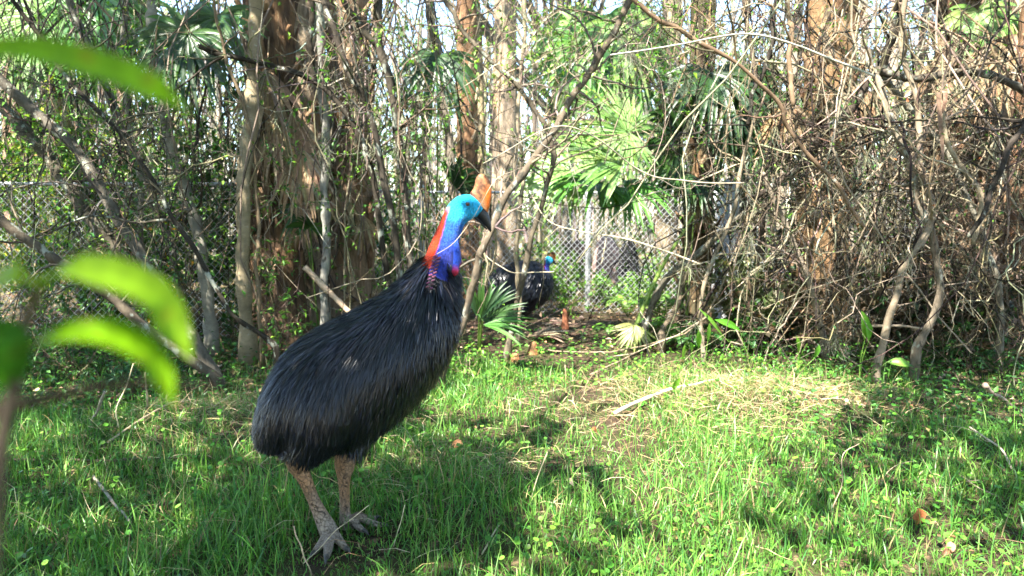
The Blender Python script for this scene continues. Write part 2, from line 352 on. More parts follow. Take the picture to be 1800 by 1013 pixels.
# ------------------------------------------------------------------ fences
def fence(name, label, A, B, h=1.83, dia=0.085, grid=False, posts=(0.0, 1.0)):
    A = np.array(A, float); B = np.array(B, float); L = np.linalg.norm(B - A); u = (B - A) / L; nn = np.array([-u[1], u[0]])
    t = thing(name, label, "fence", (A[0], A[1], 0.0))
    def pt(s, z, off=0.0):
        s = np.asarray(s, float); z = np.asarray(z, float)
        xy = A + u * s[..., None] + nn * off; return np.concatenate([xy, z[..., None]], -1)
    mc = (0.40, 0.41, 0.42)
    for p in posts:
        q = crom([pt(np.array(p * L), np.array(-0.15)), pt(np.array(p * L), np.array(h + 0.05))], 6)[None]
        mb = MB(); mb.tubes(q, 0.041, 14, mc, cap=True); po = mb.build("post", M['metal'], t)
        cz = np.array([[*pt(np.array(p * L), np.array(h + 0.05))]]); rings = []
        for (z, r) in ((0, 0.046), (0.03, 0.046), (0.05, 0.035), (0.06, 0.012)):
            a = np.linspace(0, 2 * math.pi, 14, endpoint=False); rings.append(cz + np.stack([r * np.cos(a), r * np.sin(a), z + 0 * a], -1))
        mb = MB(); mb.loft(rings, mc); mb.build("post_cap", M['metal'], po)
        for bz in (0.3, 0.95, 1.55):
            c = pt(np.array(p * L), np.array(bz)); a = np.linspace(0, 2 * math.pi, 14, endpoint=False)
            rings = [c + np.stack([0.045 * np.cos(a), 0.045 * np.sin(a), z + 0 * a], -1) for z in (-0.012, 0.012)]
            mb = MB(); mb.loft(rings, mc, caps=False); mb.build("band", M['metal'], po)
    sag = crom([pt(np.array(0.0), np.array(h)), pt(np.array(L / 2), np.array(h - 0.012)), pt(np.array(L), np.array(h))], 16)[None]
    mb = MB(); mb.tubes(sag, 0.021, 10, mc, cap=True); mb.build("top_rail", M['metal'], t)
    mb = MB(); hh = h - 0.03; wc = (0.48, 0.49, 0.5)
    if grid:
        s = np.arange(0.05, L, 0.105); P = np.stack([pt(s, 0 * s + 0.02, -0.03), pt(s, 0 * s + hh, -0.03)], 1); mb.tubes(P, 0.0035, 4, wc)
        z = np.arange(0.06, hh, 0.105); P = np.stack([pt(0 * z, z, -0.037), pt(0 * z + L, z, -0.037)], 1); mb.tubes(P, 0.0035, 4, wc)
    else:
        for sg, off in ((1, -0.052), (-1, -0.0565)):
            s = np.arange(-hh, L + hh, dia); z0 = np.zeros_like(s) + 0.01; z1 = z0 + hh; s0 = s.copy(); s1 = s + sg * hh * 0.92
            def clip(sa, za, sb, zb):
                lo = np.clip((0 - sa) / (sb - sa), 0, 1) if sg > 0 else np.clip((L - sa) / (sb - sa), 0, 1)
                hi = np.clip((L - sa) / (sb - sa), 0, 1) if sg > 0 else np.clip((0 - sa) / (sb - sa), 0, 1)
                return sa + (sb - sa) * lo, za + (zb - za) * lo, sa + (sb - sa) * hi, za + (zb - za) * hi, hi - lo > 0.01
            a, b, c, d, k = clip(s0, z0, s1, z1)
            tt = np.linspace(0, 1, 12)[None, :]
            S = a[k, None] * (1 - tt) + c[k, None] * tt; Z = b[k, None] * (1 - tt) + d[k, None] * tt
            P = pt(S, Z, off); P[..., :2] += nn * (0.03 * np.sin(S * 1.3 + 0.4) * np.sin(Z * 1.7))[..., None]
            mb.tubes(P, 0.0027, 4, wc)
    o = mb.build("wire_mesh", M['metal'], t); o["kind"] = "stuff"
def gx(px, Y): return (px - CX) / F * Y
fL0, fL1 = (-9.5, 7.7), (gx(452, 8.5), 8.5); fC0, fC1 = (gx(742, 10.9), 10.9), (gx(1255, 10.6), 10.6); fR0, fR1 = (gx(1290, 8.6), 8.6), (9.5, 7.9)
fence("chain_link_fence", "grey chain link fence behind the leaning saplings, shaded by the trees", fL0, fL1, posts=(0.12, 0.55, 1.0))
fence("chain_link_fence", "chain link fence running back beside the shaggy palm trunks", (fL1[0] + 0.12, fL1[1] + 0.05), (fC0[0] - 0.12, fC0[1] - 0.03), posts=(0.5,))
fence("chain_link_fence", "sunlit chain link fence behind the resting bird, post at its middle", fC0, fC1, posts=(0.0, 0.575, 1.0))
fence("chain_link_fence", "chain link fence running forward beside the slim palm", (fC1[0] + 0.05, fC1[1] - 0.12), (fR0[0] + 0.02, fR0[1] + 0.12), posts=(0.5,))
fence("welded_wire_fence", "square grid wire fence behind the tangle of vines", fR0, fR1, grid=True, posts=(0.0, 0.38, 0.66, 1.0))

# ------------------------------------------------------------------ birds
def ring_loft(rows, Y0, n=64, m=36):
    """rows: (T px,py, B px,py, half width px): rings between a back point T and a belly point B"""
    rows = np.asarray(rows, float); sc = Y0 / F
    T = W(rows[:, 0], rows[:, 1], Y0); B = W(rows[:, 2], rows[:, 3], Y0); hw = rows[:, 4] * sc
    D = crom(np.hstack([T, B, hw[:, None]]), n); T, B, hw = D[:, :3], D[:, 3:6], D[:, 6]
    c = (T + B) / 2; e = (T - B) / 2; a = np.linspace(0, 2 * math.pi, m, endpoint=False)
    return c[:, None] + np.cos(a)[None, :, None] * e[:, None] + np.sin(a)[None, :, None] * np.array([0, 1.0, 0]) * hw[:, None, None]
def limb_path(rows, k=26, m=16):
    """rows: px, py, Y, radius px -> closed tube rings"""
    rows = np.asarray(rows, float); P = W(rows[:, 0], rows[:, 1], rows[:, 2]); r = rows[:, 3] * rows[:, 2] / F
    D = crom(np.hstack([P, r[:, None]]), k)
    mb = MB(); X = mb.tubes(D[None, :, :3], D[None, :, 3], m)
    return X[0]
def make_bird(label, Y0, body, legs, beak, casque, eye, wattle, folds, nstr, colour, neck_cut, slen, swid, rng, claws=(), voxel=0.006, hang=None):
    base = G(float(np.mean([b[0] for b in body])), Y0)
    t = thing("cassowary", label, "bird", base)
    mb = MB(); rings = ring_loft(body, Y0); mb.loft(rings, (0.02, 0.02, 0.025))
    for lg in legs: mb.loft(limb_path(lg), (0.02, 0.02, 0.02))
    me = mb.mesh("bird_blank"); tmp = bpy.data.objects.new("bird_blank", me); COLL.objects.link(tmp)
    rm = tmp.modifiers.new("r", 'REMESH'); rm.mode = 'VOXEL'; rm.voxel_size = voxel; rm.use_smooth_shade = True
    sm = tmp.modifiers.new("s", 'SMOOTH'); sm.iterations = 4; sm.factor = 0.5
    dg = bpy.context.evaluated_depsgraph_get(); m2 = bpy.data.meshes.new_from_object(tmp.evaluated_get(dg))
    bpy.data.objects.remove(tmp); bpy.data.meshes.remove(me)
    nv = len(m2.vertices); V = np.zeros(nv * 3, np.float32); m2.vertices.foreach_get("co", V); V = V.reshape(-1, 3).astype(float)
    px, py = toPx(V + (Y0 - V[:, 1:2]) * np.array([0, 1.0, 0]) * 0)
    C, isleg = colour(V, px, py)
    at = m2.attributes.get("Col") or m2.attributes.new("Col", 'FLOAT_COLOR', 'POINT')
    at.data.foreach_set("color", np.hstack([C, np.ones((nv, 1))]).astype(np.float32).ravel())
    bvh = BVHTree.FromPolygons([tuple(v) for v in V], [tuple(p.vertices) for p in m2.polygons])
    fl = np.array([isleg[p.vertices[0]] for p in m2.polygons]); 
    m2.vertices.foreach_set("co", (V - base).astype(np.float32).ravel()); m2.update()
    m2.materials.clear(); m2.materials.append(M['skin']); m2.materials.append(M['scale'])
    m2.polygons.foreach_set("material_index", fl.astype(np.int32)); m2.polygons.foreach_set("use_smooth", np.ones(len(m2.polygons), bool))
    bo = bpy.data.objects.new("body", m2); COLL.objects.link(bo); bo.parent = t; m2.name = "body"
    # plumage: strands rooted all over the feathered skin, combed back and down, hugging the body
    X = ring_loft(body, Y0, 160, 72); n, m, _ = X.shape
    du = np.gradient(X, axis=0); dv = np.gradient(X, axis=1); dv[:, 0] = (X[:, 1] - X[:, -1]) / 2; dv[:, -1] = (X[:, 0] - X[:, -2]) / 2
    area = np.linalg.norm(np.cross(du, dv), axis=-1); cut = int(n * neck_cut); cutf = int(n * (neck_cut + 0.07))
    w = area.copy(); w[cutf:] = 0; fa = np.cos(np.linspace(0, 2 * math.pi, m, endpoint=False)); w[cut:] *= (fa < -0.35)[None]
    if folds:
        qx, qy = toPx(X + (Y0 - X[..., 1:2]) * np.array([0, 1.0, 0])); fq = np.array([f[:2] for f in folds]); dm = np.min(np.hypot(qx[..., None] - fq[:, 0], qy[..., None] - fq[:, 1]), -1); w *= (dm > 6.0)
    w = w / w.sum()
    pk = rng.choice(n * m, nstr, p=w.ravel()); i, j = pk // m, pk % m
    nbody = nstr
    P0 = X[i, j] + du[i, j] * rng.uniform(-0.5, 0.5, (nstr, 1)) + dv[i, j] * rng.uniform(-0.5, 0.5, (nstr, 1))
    ax = -nrm(du[i, j]); tt = i / cut
    k = 6; P = np.zeros((nstr, k, 3)); NN = np.zeros((nstr, k, 3)); P[:, 0] = P0
    Ls = slen * rng.uniform(0.7, 1.25, nstr) * np.interp(tt, [0, 0.15, 0.6, 0.9, 1.0], [0.9, 1.15, 1.05, 0.6, 0.34])
    rn = nrm(np.cross(du[i, j], dv[i, j])); rn *= np.sign((rn * (P0 - X[i].mean(1))).sum(-1, keepdims=True))
    Ls *= np.interp(rn[:, 2], [-0.8, -0.2, 0.4], [0.38, 0.62, 1.0]) * np.interp(np.minimum(tt, 1), [0, 0.16, 0.4], [0.24, 0.42, 0.95])
    Ls *= np.where(rng.random(nstr) < 0.12, 1.35, 1.0)
    for li, lg in enumerate(legs[:2]):
        Z = limb_path(lg, 60, 24)[8:20 + 2 * li]; ne = nstr // 14; a_, b_ = rng.integers(0, len(Z) - 1, ne), rng.integers(0, 24, ne)
        P0 = np.vstack([P0, Z[a_, b_]]); ax = np.vstack([ax, nrm(Z[a_ + 1, b_] - Z[a_, b_])]); Ls = np.concatenate([Ls, slen * rng.uniform(0.25, 0.5, ne)])
    nstr = len(P0); P = np.zeros((nstr, k, 3)); NN = np.zeros((nstr, k, 3)); P[:, 0] = P0
    clump = 0.42 * np.stack([noise(P0, 9), noise(P0 + 3, 9), noise(P0 + 9, 9)], -1)
    dirv = nrm(ax * 0.85 + np.array([0, 0, -0.75]) + clump + rng.normal(0, 0.10, (nstr, 3)))
    off = np.array([0.001, 0.006, 0.011, 0.015, 0.019, 0.024]) * (Y0 / 3.0) ** 0 * (1 + 0.5 * rng.random((nstr, 1)))
    for s in range(k):
        if s:
            P[:, s] = P[:, s - 1] + dirv * (Ls / (k - 1))[:, None]
            dirv = nrm(dirv + np.array([0, 0, -0.16]) + rng.normal(0, 0.05, (nstr, 3)))
        for q in range(nstr):
            loc, nor, _, dist = bvh.find_nearest(Vector(P[q, s]))
            d = P[q, s] - np.array(loc); nv_ = np.array(nor); sd_ = float(d @ nv_)
            want = off[q, s]
            if sd_ < want: P[q, s] = np.array(loc) + nv_ * want if dist < 0.2 else P[q, s]
            elif s and sd_ > want * 2 and nv_[2] > -0.25: P[q, s] -= nv_ * (sd_ - want * 2) * 0.6
            NN[q, s] = nv_
        if s: dirv = nrm(dirv - NN[:, s] * np.minimum((dirv * NN[:, s]).sum(-1, keepdims=True), 0.05) * 1.0)
    Tn = nrm(np.gradient(P, axis=1)); S = nrm(np.cross(Tn, NN) + rng.normal(0, 0.30, (nstr, 1, 3)))
    wd = swid * rng.uniform(0.5, 1.3, (nstr, 1)) * np.array([0.8, 1, 1, 0.85, 0.6, 0.12])
    c = jit((0.0045, 0.006, 0.012), nstr, 0.6, 0.05, rng); br = rng.random(nstr) < 0.04; c[br] = (0.018, 0.014, 0.012)
    mb = MB(); mb.ribbons(P, wd, S, c); po = mb.build("plumage", M['feather'], t); po["kind"] = "stuff"
    # beak, casque, eye, wattle, neck folds, claws
    mb = MB(); mb.loft(ring_loft(beak[0], Y0, 20, 16), (0.012, 0.012, 0.014)); bk = mb.build("beak", M['horn'], t)
    if len(beak) > 1:
        mb = MB(); mb.loft(ring_loft(beak[1], Y0, 16, 14), (0.014, 0.013, 0.014)); mb.build("lower_mandible", M['horn'], bk)
        nb = W(beak[2][0], beak[2][1], Y0) + np.array([0, -beak[2][2] * Y0 / F, 0]); a = np.linspace(0, 2 * math.pi, 10, endpoint=False)
        rg = [nb + np.stack([r * 0.004 * np.cos(a), -d + 0 * a, r * 0.0022 * np.sin(a)], -1) for r, d in ((1, -0.003), (0.95, 0.0006), (0.3, 0.001))]
        mb = MB(); mb.loft(rg, (0.03, 0.028, 0.03)); mb.build("nostril", M['horn'], bk)
    X = ring_loft(casque, Y0, 40, 28); cp, cq = toPx(X)
    h = np.clip((cq.max() - cq) / (cq.max() - cq.min()), 0, 1); fr = np.clip((cp - cp.min()) / (cp.max() - cp.min()), 0, 1)
    mot = np.clip(0.5 + 1.3 * noise(X, 110), 0, 1)[..., None]
    tan = np.array([0.28, 0.12, 0.045]); brn = np.array([0.06, 0.022, 0.008]); crm = np.array([0.45, 0.27, 0.14]); org = np.array([0.45, 0.10, 0.008])
    cc = tan * mot + brn * (1 - mot); a1 = np.clip((0.50 - h - 0.25 * fr) * 4, 0, 1)[..., None]; cc = cc * (1 - a1) + crm * a1
    a2 = (np.clip((fr - 0.62) * 5, 0, 1) * np.clip((0.72 - h) * 4, 0, 1))[..., None]; cc = cc * (1 - a2) + org * a2
    mb = MB(); mb.loft(X, cc); mb.build("casque", M['casque'], t)
    for sgn in (-1, 1):
        c0 = W(eye[0], eye[1], Y0) + np.array([0, sgn * eye[2] * Y0 / F, 0]); r = eye[3] * Y0 / F
        def ball(rad, col, sq=1.0, push=0.0):
            mbb = MB(); th = np.linspace(0.05, math.pi - 0.05, 9); a = np.linspace(0, 2 * math.pi, 14, endpoint=False)
            rg = [c0 + np.array([0, sgn * push, 0]) + np.stack([rad * math.sin(q) * np.cos(a), sq * rad * math.cos(q) + 0 * a, rad * math.sin(q) * np.sin(a)], -1) for q in th]
            mbb.loft(rg, col); return mbb
        e = ball(r, (0.10, 0.035, 0.012)).build("eye", M['glossy_eye'], t)
        ball(r * 0.62, (0.004, 0.004, 0.004), 0.6, sgn * sgn * r * 0.62).build("pupil", M['glossy_eye'], e)
    for wr in wattle:
        rows = np.array(wr, float); Pw = W(rows[:, 0], rows[:, 1], Y0 + rows[:, 2]); D = crom(np.hstack([Pw, rows[:, 3:4] * Y0 / F]), 18)
        mb = MB(); cw = np.linspace(0, 1, 18)[:, None]; cw = np.clip((cw - 0.55) * 5, 0, 1); cw = (1 - cw) * np.array([0.02, 0.07, 0.5]) + cw * np.array([0.55, 0.02, 0.07])
        mb.tubes(D[None, :, :3], D[None, :, 3], 12, cw[None], cap=True); mb.build("wattle", M['skin'], t)
    for (fx, fy, fo, fr_) in folds:
        c0 = W(fx, fy, Y0) + np.array([0, -fo * Y0 / F, 0]); r = fr_ * Y0 / F
        th = np.linspace(0.1, math.pi - 0.1, 6); a = np.linspace(0, 2 * math.pi, 8, endpoint=False)
        rg = [c0 + np.stack([1.25 * r * math.sin(q) * np.cos(a), -0.8 * r * math.sin(q) * np.sin(a), 0.7 * r * math.cos(q) + 0.35 * r * math.sin(q) * np.cos(a)], -1) for q in th]
        mb = MB(); mb.loft(rg, jit((0.22, 0.07, 0.12), 1, 0.25, 0.15)[0]); mb.build("skin_fold", M['skin'], t)
    for cl in claws:
        rows = np.array(cl, float); Pw = rows[:, :3]; D = crom(rows, 8); mb = MB(); mb.tubes(D[None, :, :3], D[None, :, 3], 8, (0.05, 0.045, 0.04), cap=True); mb.build("claw", M['horn'], t)
    return t
M['glossy_eye'] = material("eye_gloss", 0.08, 0.6)

YB = 3.0
body = [(459, 770, 464, 784, 12), (468, 718, 497, 785, 60), (487, 664, 557, 780, 92), (517, 619, 616, 768, 108), (562, 586, 672, 748, 112), (624, 555, 722, 707, 103),
        (688, 515, 766, 655, 86), (726, 478, 795, 598, 64), (746, 452, 803, 535, 42), (752, 439, 802, 486, 26), (761, 418, 803, 444, 19), (770, 398, 810, 416, 16.5),
        (779, 378, 816, 397, 15.5), (787, 361, 826, 388, 15.5), (803, 346, 837, 383, 15), (823, 341.5, 846, 379, 13.5), (840, 348, 850, 374, 9), (848, 357, 852, 368, 3)]
near_y, far_y = 2.93, 3.10
fz = 0.0
def wp(x, y, z):   # world -> limb row helper
    p, q = toPx(np.array([x, y, z])); return float(p), float(q), y
nf = W(583, 948, near_y); ff = W(610, 947, far_y)
def toe(foot, dx, dy, L, r0):
    rows = []
    for s, z, r in ((0.0, foot[2], r0 * 1.15), (0.3, 0.05, r0), (0.65, 0.032, r0 * 0.95), (1.0, 0.022, r0 * 0.62)):
        x, y = foot[0] + dx * L * s, foot[1] + dy * L * s; zz = z + float(gz(x, y)); p = wp(x, y, zz); rows.append((*p, r * F / y))
    return rows
legs = [
    [(622, 600, 2.97, 40), (600, 655, 2.87, 56), (570, 733, 2.83, 52), (532, 792, near_y - 0.03, 27), (522, 814, near_y, 20), (534, 838, near_y, 13.5), (548, 872, near_y, 11), (562, 902, near_y, 13), (576, 930, near_y, 17), (583, 950, near_y, 17)],
    [(650, 610, 3.03, 40), (642, 670, 3.13, 52), (624, 742, 3.16, 42), (609, 798, far_y, 22), (606, 822, far_y, 18), (605, 846, far_y, 11), (606, 886, far_y, 9.5), (607, 922, far_y, 11.5), (609, 950, far_y, 14)],
    toe(nf, -0.25, -0.97, 0.15, 0.019), toe(nf, 0.14, -0.99, 0.19, 0.021), toe(nf, 0.62, -0.78, 0.15, 0.018),
    toe(ff, 0.98, -0.15, 0.17, 0.018), toe(ff, 0.90, 0.44, 0.14, 0.016), toe(ff, 0.72, -0.69, 0.14, 0.017)]
def claw(foot, dx, dy, L, r):
    p = []
    for s, z, rr in ((0.95, 0.026, r), (1.08, 0.026, r * 0.75), (1.22, 0.014, r * 0.15)):
        x, y = foot[0] + dx * L * s, foot[1] + dy * L * s; p.append((x, y, z + float(gz(x, y)), rr))
    return p
claws = [claw(nf, -0.25, -0.97, 0.15, 0.010), claw(nf, 0.14, -0.99, 0.19, 0.011), claw(nf, 0.62, -0.78, 0.15, 0.011), claw(ff, 0.98, -0.15, 0.17, 0.010), claw(ff, 0.90, 0.44, 0.14, 0.009), claw(ff, 0.72, -0.69, 0.14, 0.010)]
def neckcolour(px, py, V, nape0, nape1, ktop, wband, legtop):
    """blue head, deep blue neck, red nape, black feathered skin, grey scaly legs"""
    C = np.ones(V.shape) * (0.012, 0.012, 0.015)
    nape0 = np.array(nape0, float); nape1 = np.array(nape1, float); L = np.linalg.norm(nape1 - nape0); d = (nape1 - nape0) / L; nn = np.array([-d[1], d[0]])
    q = np.stack([px, py], -1) - nape0; s = (q @ d) / L; o = q @ nn
    neck = (s > -0.35) & (py < nape0[1] + 0.9 * L) & (px > nape0[0] - 0.15 * L)
    sky_b = np.array([0.02, 0.48, 0.85]); mid = np.array([0.02, 0.13, 0.62]); deep = np.array([0.03, 0.05, 0.36])
    a = np.clip((s - ktop) / 0.30, 0, 1)[:, None]; b = np.clip((s - 0.1) / 0.5, 0, 1)[:, None]
    cn = deep * (1 - b) + mid * b; cn = cn * (1 - a) + sky_b * a
    n1 = noise(V, 55)[:, None]; cn = cn * (1 + 0.25 * n1)
    red = np.array([0.72, 0.055, 0.012]); ee = np.clip((wband * (1.15 - 0.75 * np.clip(s, 0, 1)) - o + 2.2 * n1[:, 0]) / 3.0, 0, 1) * np.clip((1.02 - s) * 6, 0, 1)
    cn = cn * (1 - ee[:, None]) + red * ee[:, None]
    C[neck] = np.clip(cn, 0, 1)[neck]
    leg = (py > legtop) & ~neck
    g = np.array([0.26, 0.205, 0.165]); tn = np.array([0.30, 0.15, 0.065]); m = np.clip((noise(V, 9) * 0.6 + 0.5) * np.clip((legtop + 120 - py) / 90, 0, 1) * 1.8, 0, 1)[:, None]
    C[leg] = np.clip(((g * (1 - m) + tn * m) * (1 + 0.2 * noise(V, 40)[:, None])), 0, 1)[leg]
    return C, leg
def col_big(V, px, py): return neckcolour(px, py, V, (752, 446), (788, 362), 0.70, 13.0, 800)
beak = [[(843, 360, 836, 379, 9), (852, 366, 843, 386, 7.5), (859, 377, 850, 394, 5.5), (863, 392, 857, 402, 3.5), (864, 405, 862, 409, 1)],
        [(837, 379, 832, 383, 6), (845, 387, 842, 391, 5), (852, 396, 850, 400, 3.2), (856, 402, 855, 404, 1)], (851, 377, 7.2)]
casque = [(826, 342, 857, 374, 8), (827, 338, 861, 362, 8), (832, 332, 864, 345, 7.5), (834.5, 323, 864, 331, 7), (836, 315, 861, 319, 6), (840, 308, 856, 312, 4.5), (845, 305.5, 851, 307, 1.5)]
folds = []
for r in range(9):
    for c in range(2):
        folds.append((770 - r * 1.1 + c * 6 - 2, 450 + r * 6.0 + c * 2.5, float(np.interp(r, [0, 3, 6, 8], [29, 42, 56, 66])) + c * 0.5, 3.7 - r * 0.14))
wattle = [[(801, 418, -0.012, 4), (802, 436, -0.03, 5.5), (803, 455, -0.048, 6), (801, 470, -0.06, 6), (800, 479, -0.065, 6), (799, 485, -0.065, 2)], [(801, 418, 0.012, 4), (803, 436, 0.025, 5.5), (805, 455, 0.035, 6), (804, 466, 0.04, 6), (803, 474, 0.04, 2)]]
make_bird("large black cassowary standing in the grass, bright blue neck and tall tan casque", YB, body, legs, beak, casque, (823, 359.5, 14.2, 3.4), wattle, folds, 42000, col_big, 0.485, 0.17, 0.0042, np.random.default_rng(5), claws)

# the resting bird by the fence
def sc2(rows, cx, cy_, s): return [(cx + (a - 900) * s, cy_ + (b - 500) * s, cx + (c - 900) * s, cy_ + (d - 500) * s, w * s) for a, b, c, d, w in rows]
YS = 10.0
body2 = [(853, 522, 857, 532, 4), (858, 496, 868, 540, 16), (874, 476, 886, 546, 24), (900, 464, 910, 548, 28), (922, 459, 930, 545, 28), (942, 462, 952, 534, 24), (954, 466, 966, 518, 17), (958, 465, 971, 498, 10),
         (957.5, 464, 968.5, 484, 6), (957, 462, 966, 473, 4.4), (957.5, 456, 967, 466.5, 4.2), (961, 451, 970, 464, 4.2), (967, 450, 972.5, 461, 3.4), (971, 453, 973.5, 459, 1.5)]
legs2 = [[(905, 530, 9.95, 14), (918, 545, 9.9, 8), (925, 549, 9.85, 4)], [(915, 530, 10.1, 14), (928, 545, 10.1, 8), (934, 549, 10.1, 4)]]
beak2 = [[(971, 454, 969, 461, 2.2), (975, 458, 972, 463, 1.6), (978, 464, 976.5, 466, 0.5)]]
casque2 = [(964, 452, 976, 457, 2), (965, 448, 977, 452, 2), (967, 444.5, 976, 446.5, 1.6), (970, 442, 973.5, 442.6, 0.6)]
def col_small(V, px, py): return neckcolour(px, py, V, (957, 470), (959.5, 452), 0.35, 1.2, 900)
make_bird("black cassowary resting on the litter in front of the sunlit fence", YS, body2, legs2, beak2, casque2, (966.5, 455.5, 3.9, 0.9), [], [], 9000, col_small, 0.56, 0.17, 0.010, np.random.default_rng(6), (), 0.014)

# ------------------------------------------------------------------ growing wood
def grow(S, D, L, k=7, wander=0.25, lift=0.0, rng=R):
    n = len(S); P = np.zeros((n, k, 3)); P[:, 0] = S; d = nrm(D)
    for i in range(1, k):
        P[:, i] = P[:, i - 1] + d * (L / (k - 1))[:, None]
        d = nrm(d + rng.normal(0, wander, (n, 3)) + np.array([0, 0, lift]))
    return P
def spawn(P, Rr, m, spread=1.0, up=0.2, lo=0.1, rng=R):
    n, k, _ = P.shape; i = rng.integers(0, n, m); t = rng.uniform(lo, 1, m) * (k - 1.001); j = t.astype(int); f = (t - j)[:, None]
    S = P[i, j] * (1 - f) + P[i, j + 1] * f; T = nrm(P[i, j + 1] - P[i, j]); r = np.broadcast_to(Rr, (n, k))[i, j]
    d = nrm(T * 0.45 + spread * rdir(m, rng) + np.array([0, 0, up])); return S, d, r
def leafset(mb, P, m, L, cols, droop=0.1, rng=R, p=None):
    """m leaves spread over the outer part of the twigs P"""
    n, k, _ = P.shape; i = rng.integers(0, n, m); t = np.clip(rng.beta(2.2, 1.1, m), 0, 0.999) * (k - 1.001); j = t.astype(int); f = (t - j)[:, None]
    S = P[i, j] * (1 - f) + P[i, j + 1] * f; T = nrm(P[i, j + 1] - P[i, j])
    D = nrm(T * 0.5 + rdir(m, rng) * 0.9 - np.array([0, 0, droop])); N = nrm(rdir(m, rng) * 0.6 + np.array([0, 0, 1.0]))
    l = L * rng.uniform(0.6, 1.3, m); mb.leaves(S, D, N, l, l * rng.uniform(0.38, 0.55, m), pick(cols, m, p, rng=rng))
def pxpath(pts, n=40, ext=0.0, wob=0.012, rng=R, depth=0.06):
    P = np.array([W(a, b, c) for a, b, c in pts])
    if ext: P = np.vstack([P, P[-1] + nrm(P[-1] - P[-2]) * ext + [0, -0.1 * ext, 0.15 * ext]])
    Q = crom(P, n); u = rng.uniform(0, 50, 3)
    s = np.linspace(0, 1, n) * max(1.0, np.linalg.norm(P[-1] - P[0]))
    for a in range(3): Q[:, a] += wob * (np.sin(s * 5 + u[a]) + 0.6 * np.sin(s * 11 + 2 * u[a])) * (1 if a != 1 else 1) + (depth * np.sin(s * 1.6 + u[a]) if a == 1 else 0)
    return Q
def trunkcol(c, n, k, v=0.12, rng=R): return np.clip(np.asarray(c, float) * np.exp(rng.normal(0, v, (n, k, 1))), 0, 1)
GL = [GREEN, LIME, (0.10, 0.24, 0.03), (0.07, 0.19, 0.035)]
def sapling(label, pts, r0, r1, colr, nb=0, nt=0, nl=0, ext=1.3, mat='bark', lsize=0.05, blen=(0.3, 1.0), lo=0.25, cols=GL, name="sapling", cat="tree", root=True, sides=9, wob=0.012, tcol=None):
    """a slender woody stem along traced points, base first, with side branches, twigs and leaves"""
    colr = np.array(colr) * (0.68 if colr[0] > 0.12 else 0.9) * np.array([0.97, 1.0, 1.02]); tcol = None if tcol is None else np.array(tcol) * 0.6
    P = pxpath(pts, 44, ext, wob); Ym = P[:, 1]; rr = 0.84 * np.linspace(r0, r1, 44) * Ym / F
    if root:
        P[0, 2] = gz(P[0, 0], P[0, 1]) - 0.04; rr[:4] *= np.array([1.5, 1.28, 1.12, 1.04])
    t = thing(name, label, cat, P[0])
    mb = MB(); kn = 1 + 0.10 * R.normal(size=44); mb.tubes(P[None], rr * kn, sides, trunkcol(colr, 1, 44), rough=0.05, cap=True); mb.build("trunk" if cat == "tree" else "stem", M[mat], t)
    if nb:
        S, d, r = spawn(P[None], rr[None], nb, 0.9, 0.15, lo); Lb = R.uniform(*blen, nb); B = grow(S, d, Lb, 8, 0.22, 0.02)
        rb = np.minimum(r * 0.5, 0.012)[:, None] * np.linspace(1, 0.3, 8); mb = MB(); c2 = tcol if tcol is not None else np.array(colr) * 1.1
        mb.tubes(B, rb, 4, jit(c2, nb))
        if nt:
            S, d, r = spawn(B, rb, nt, 0.9, 0.1, 0.2); Tn = grow(S, d, R.uniform(0.12, 0.45, nt), 5, 0.28); rt = np.minimum(r * 0.6, 0.004)[:, None] * np.linspace(1, 0.35, 5)
            mb.tubes(Tn, np.maximum(rt, 0.0013), 3, jit(np.array(c2) * 1.1, nt))
        mb.build("branch", M['twig'], t)["kind"] = "stuff"
        if nl:
            mb = MB(); leafset(mb, Tn if nt else B, nl, lsize, cols); mb.build("crown", M['leaf'], t)
    return t

# leaning saplings over the shaded bank
sapling("straight grey brown sapling leaning over the shaded bank, its bark rough with lichen", [(388, 680, 6.1), (330, 570, 6.2), (236, 432, 6.3), (135, 275, 6.4), (-10, 128, 6.5)], 13, 10, GREY, 14, 60, 120)
sapling("dark mossy sapling leaning behind the straight grey brown one", [(330, 612, 7.0), (262, 500, 7.0), (178, 402, 7.0), (100, 292, 7.0), (-10, 176, 7.0)], 14, 11, (0.10, 0.085, 0.06), 12, 60, 150)
sapling("low dark sapling bending almost flat above the blurred leaves", [(386, 672, 5.9), (305, 605, 5.8), (190, 515, 5.7), (95, 455, 5.6), (-20, 382, 5.5)], 11, 9, (0.11, 0.085, 0.06), 10, 50, 60)
sapling("pale mottled trunk rising to the palm fronds beside the fence end", [(372, 612, 7.3), (355, 470, 7.3), (318, 320, 7.4), (290, 200, 7.5), (272, 60, 7.5), (258, -30, 7.5)], 12, 10, (0.30, 0.27, 0.21), 16, 80, 120, mat='smooth_bark')
sapling("thin straight grey stem standing among yellowing leaves", [(240, 560, 7.7), (243, 420, 7.7), (240, 290, 7.7), (226, 160, 7.7), (222, -20, 7.7)], 6.5, 5.5, (0.28, 0.25, 0.19), 10, 50, 220, cols=[(0.45, 0.24, 0.02), LIME, GREEN, GREEN])
sapling("thin blackish sapling arching above the stick on the bank", [(492, 622, 5.8), (402, 545, 5.8), (335, 425, 5.9), (255, 288, 6.0), (118, 135, 6.1), (60, 60, 6.1)], 5.5, 4, DARK, 16, 90, 90, tcol=(0.10, 0.085, 0.065))
sapling("bare forked side branch reaching across the leaning saplings", [(330, 428, 5.95), (300, 390, 5.9), (235, 388, 5.9), (160, 382, 5.9), (60, 420, 5.9)], 3.6, 1.5, (0.13, 0.11, 0.08), 8, 40, 10, ext=0, root=False, name="branch", cat="branch")
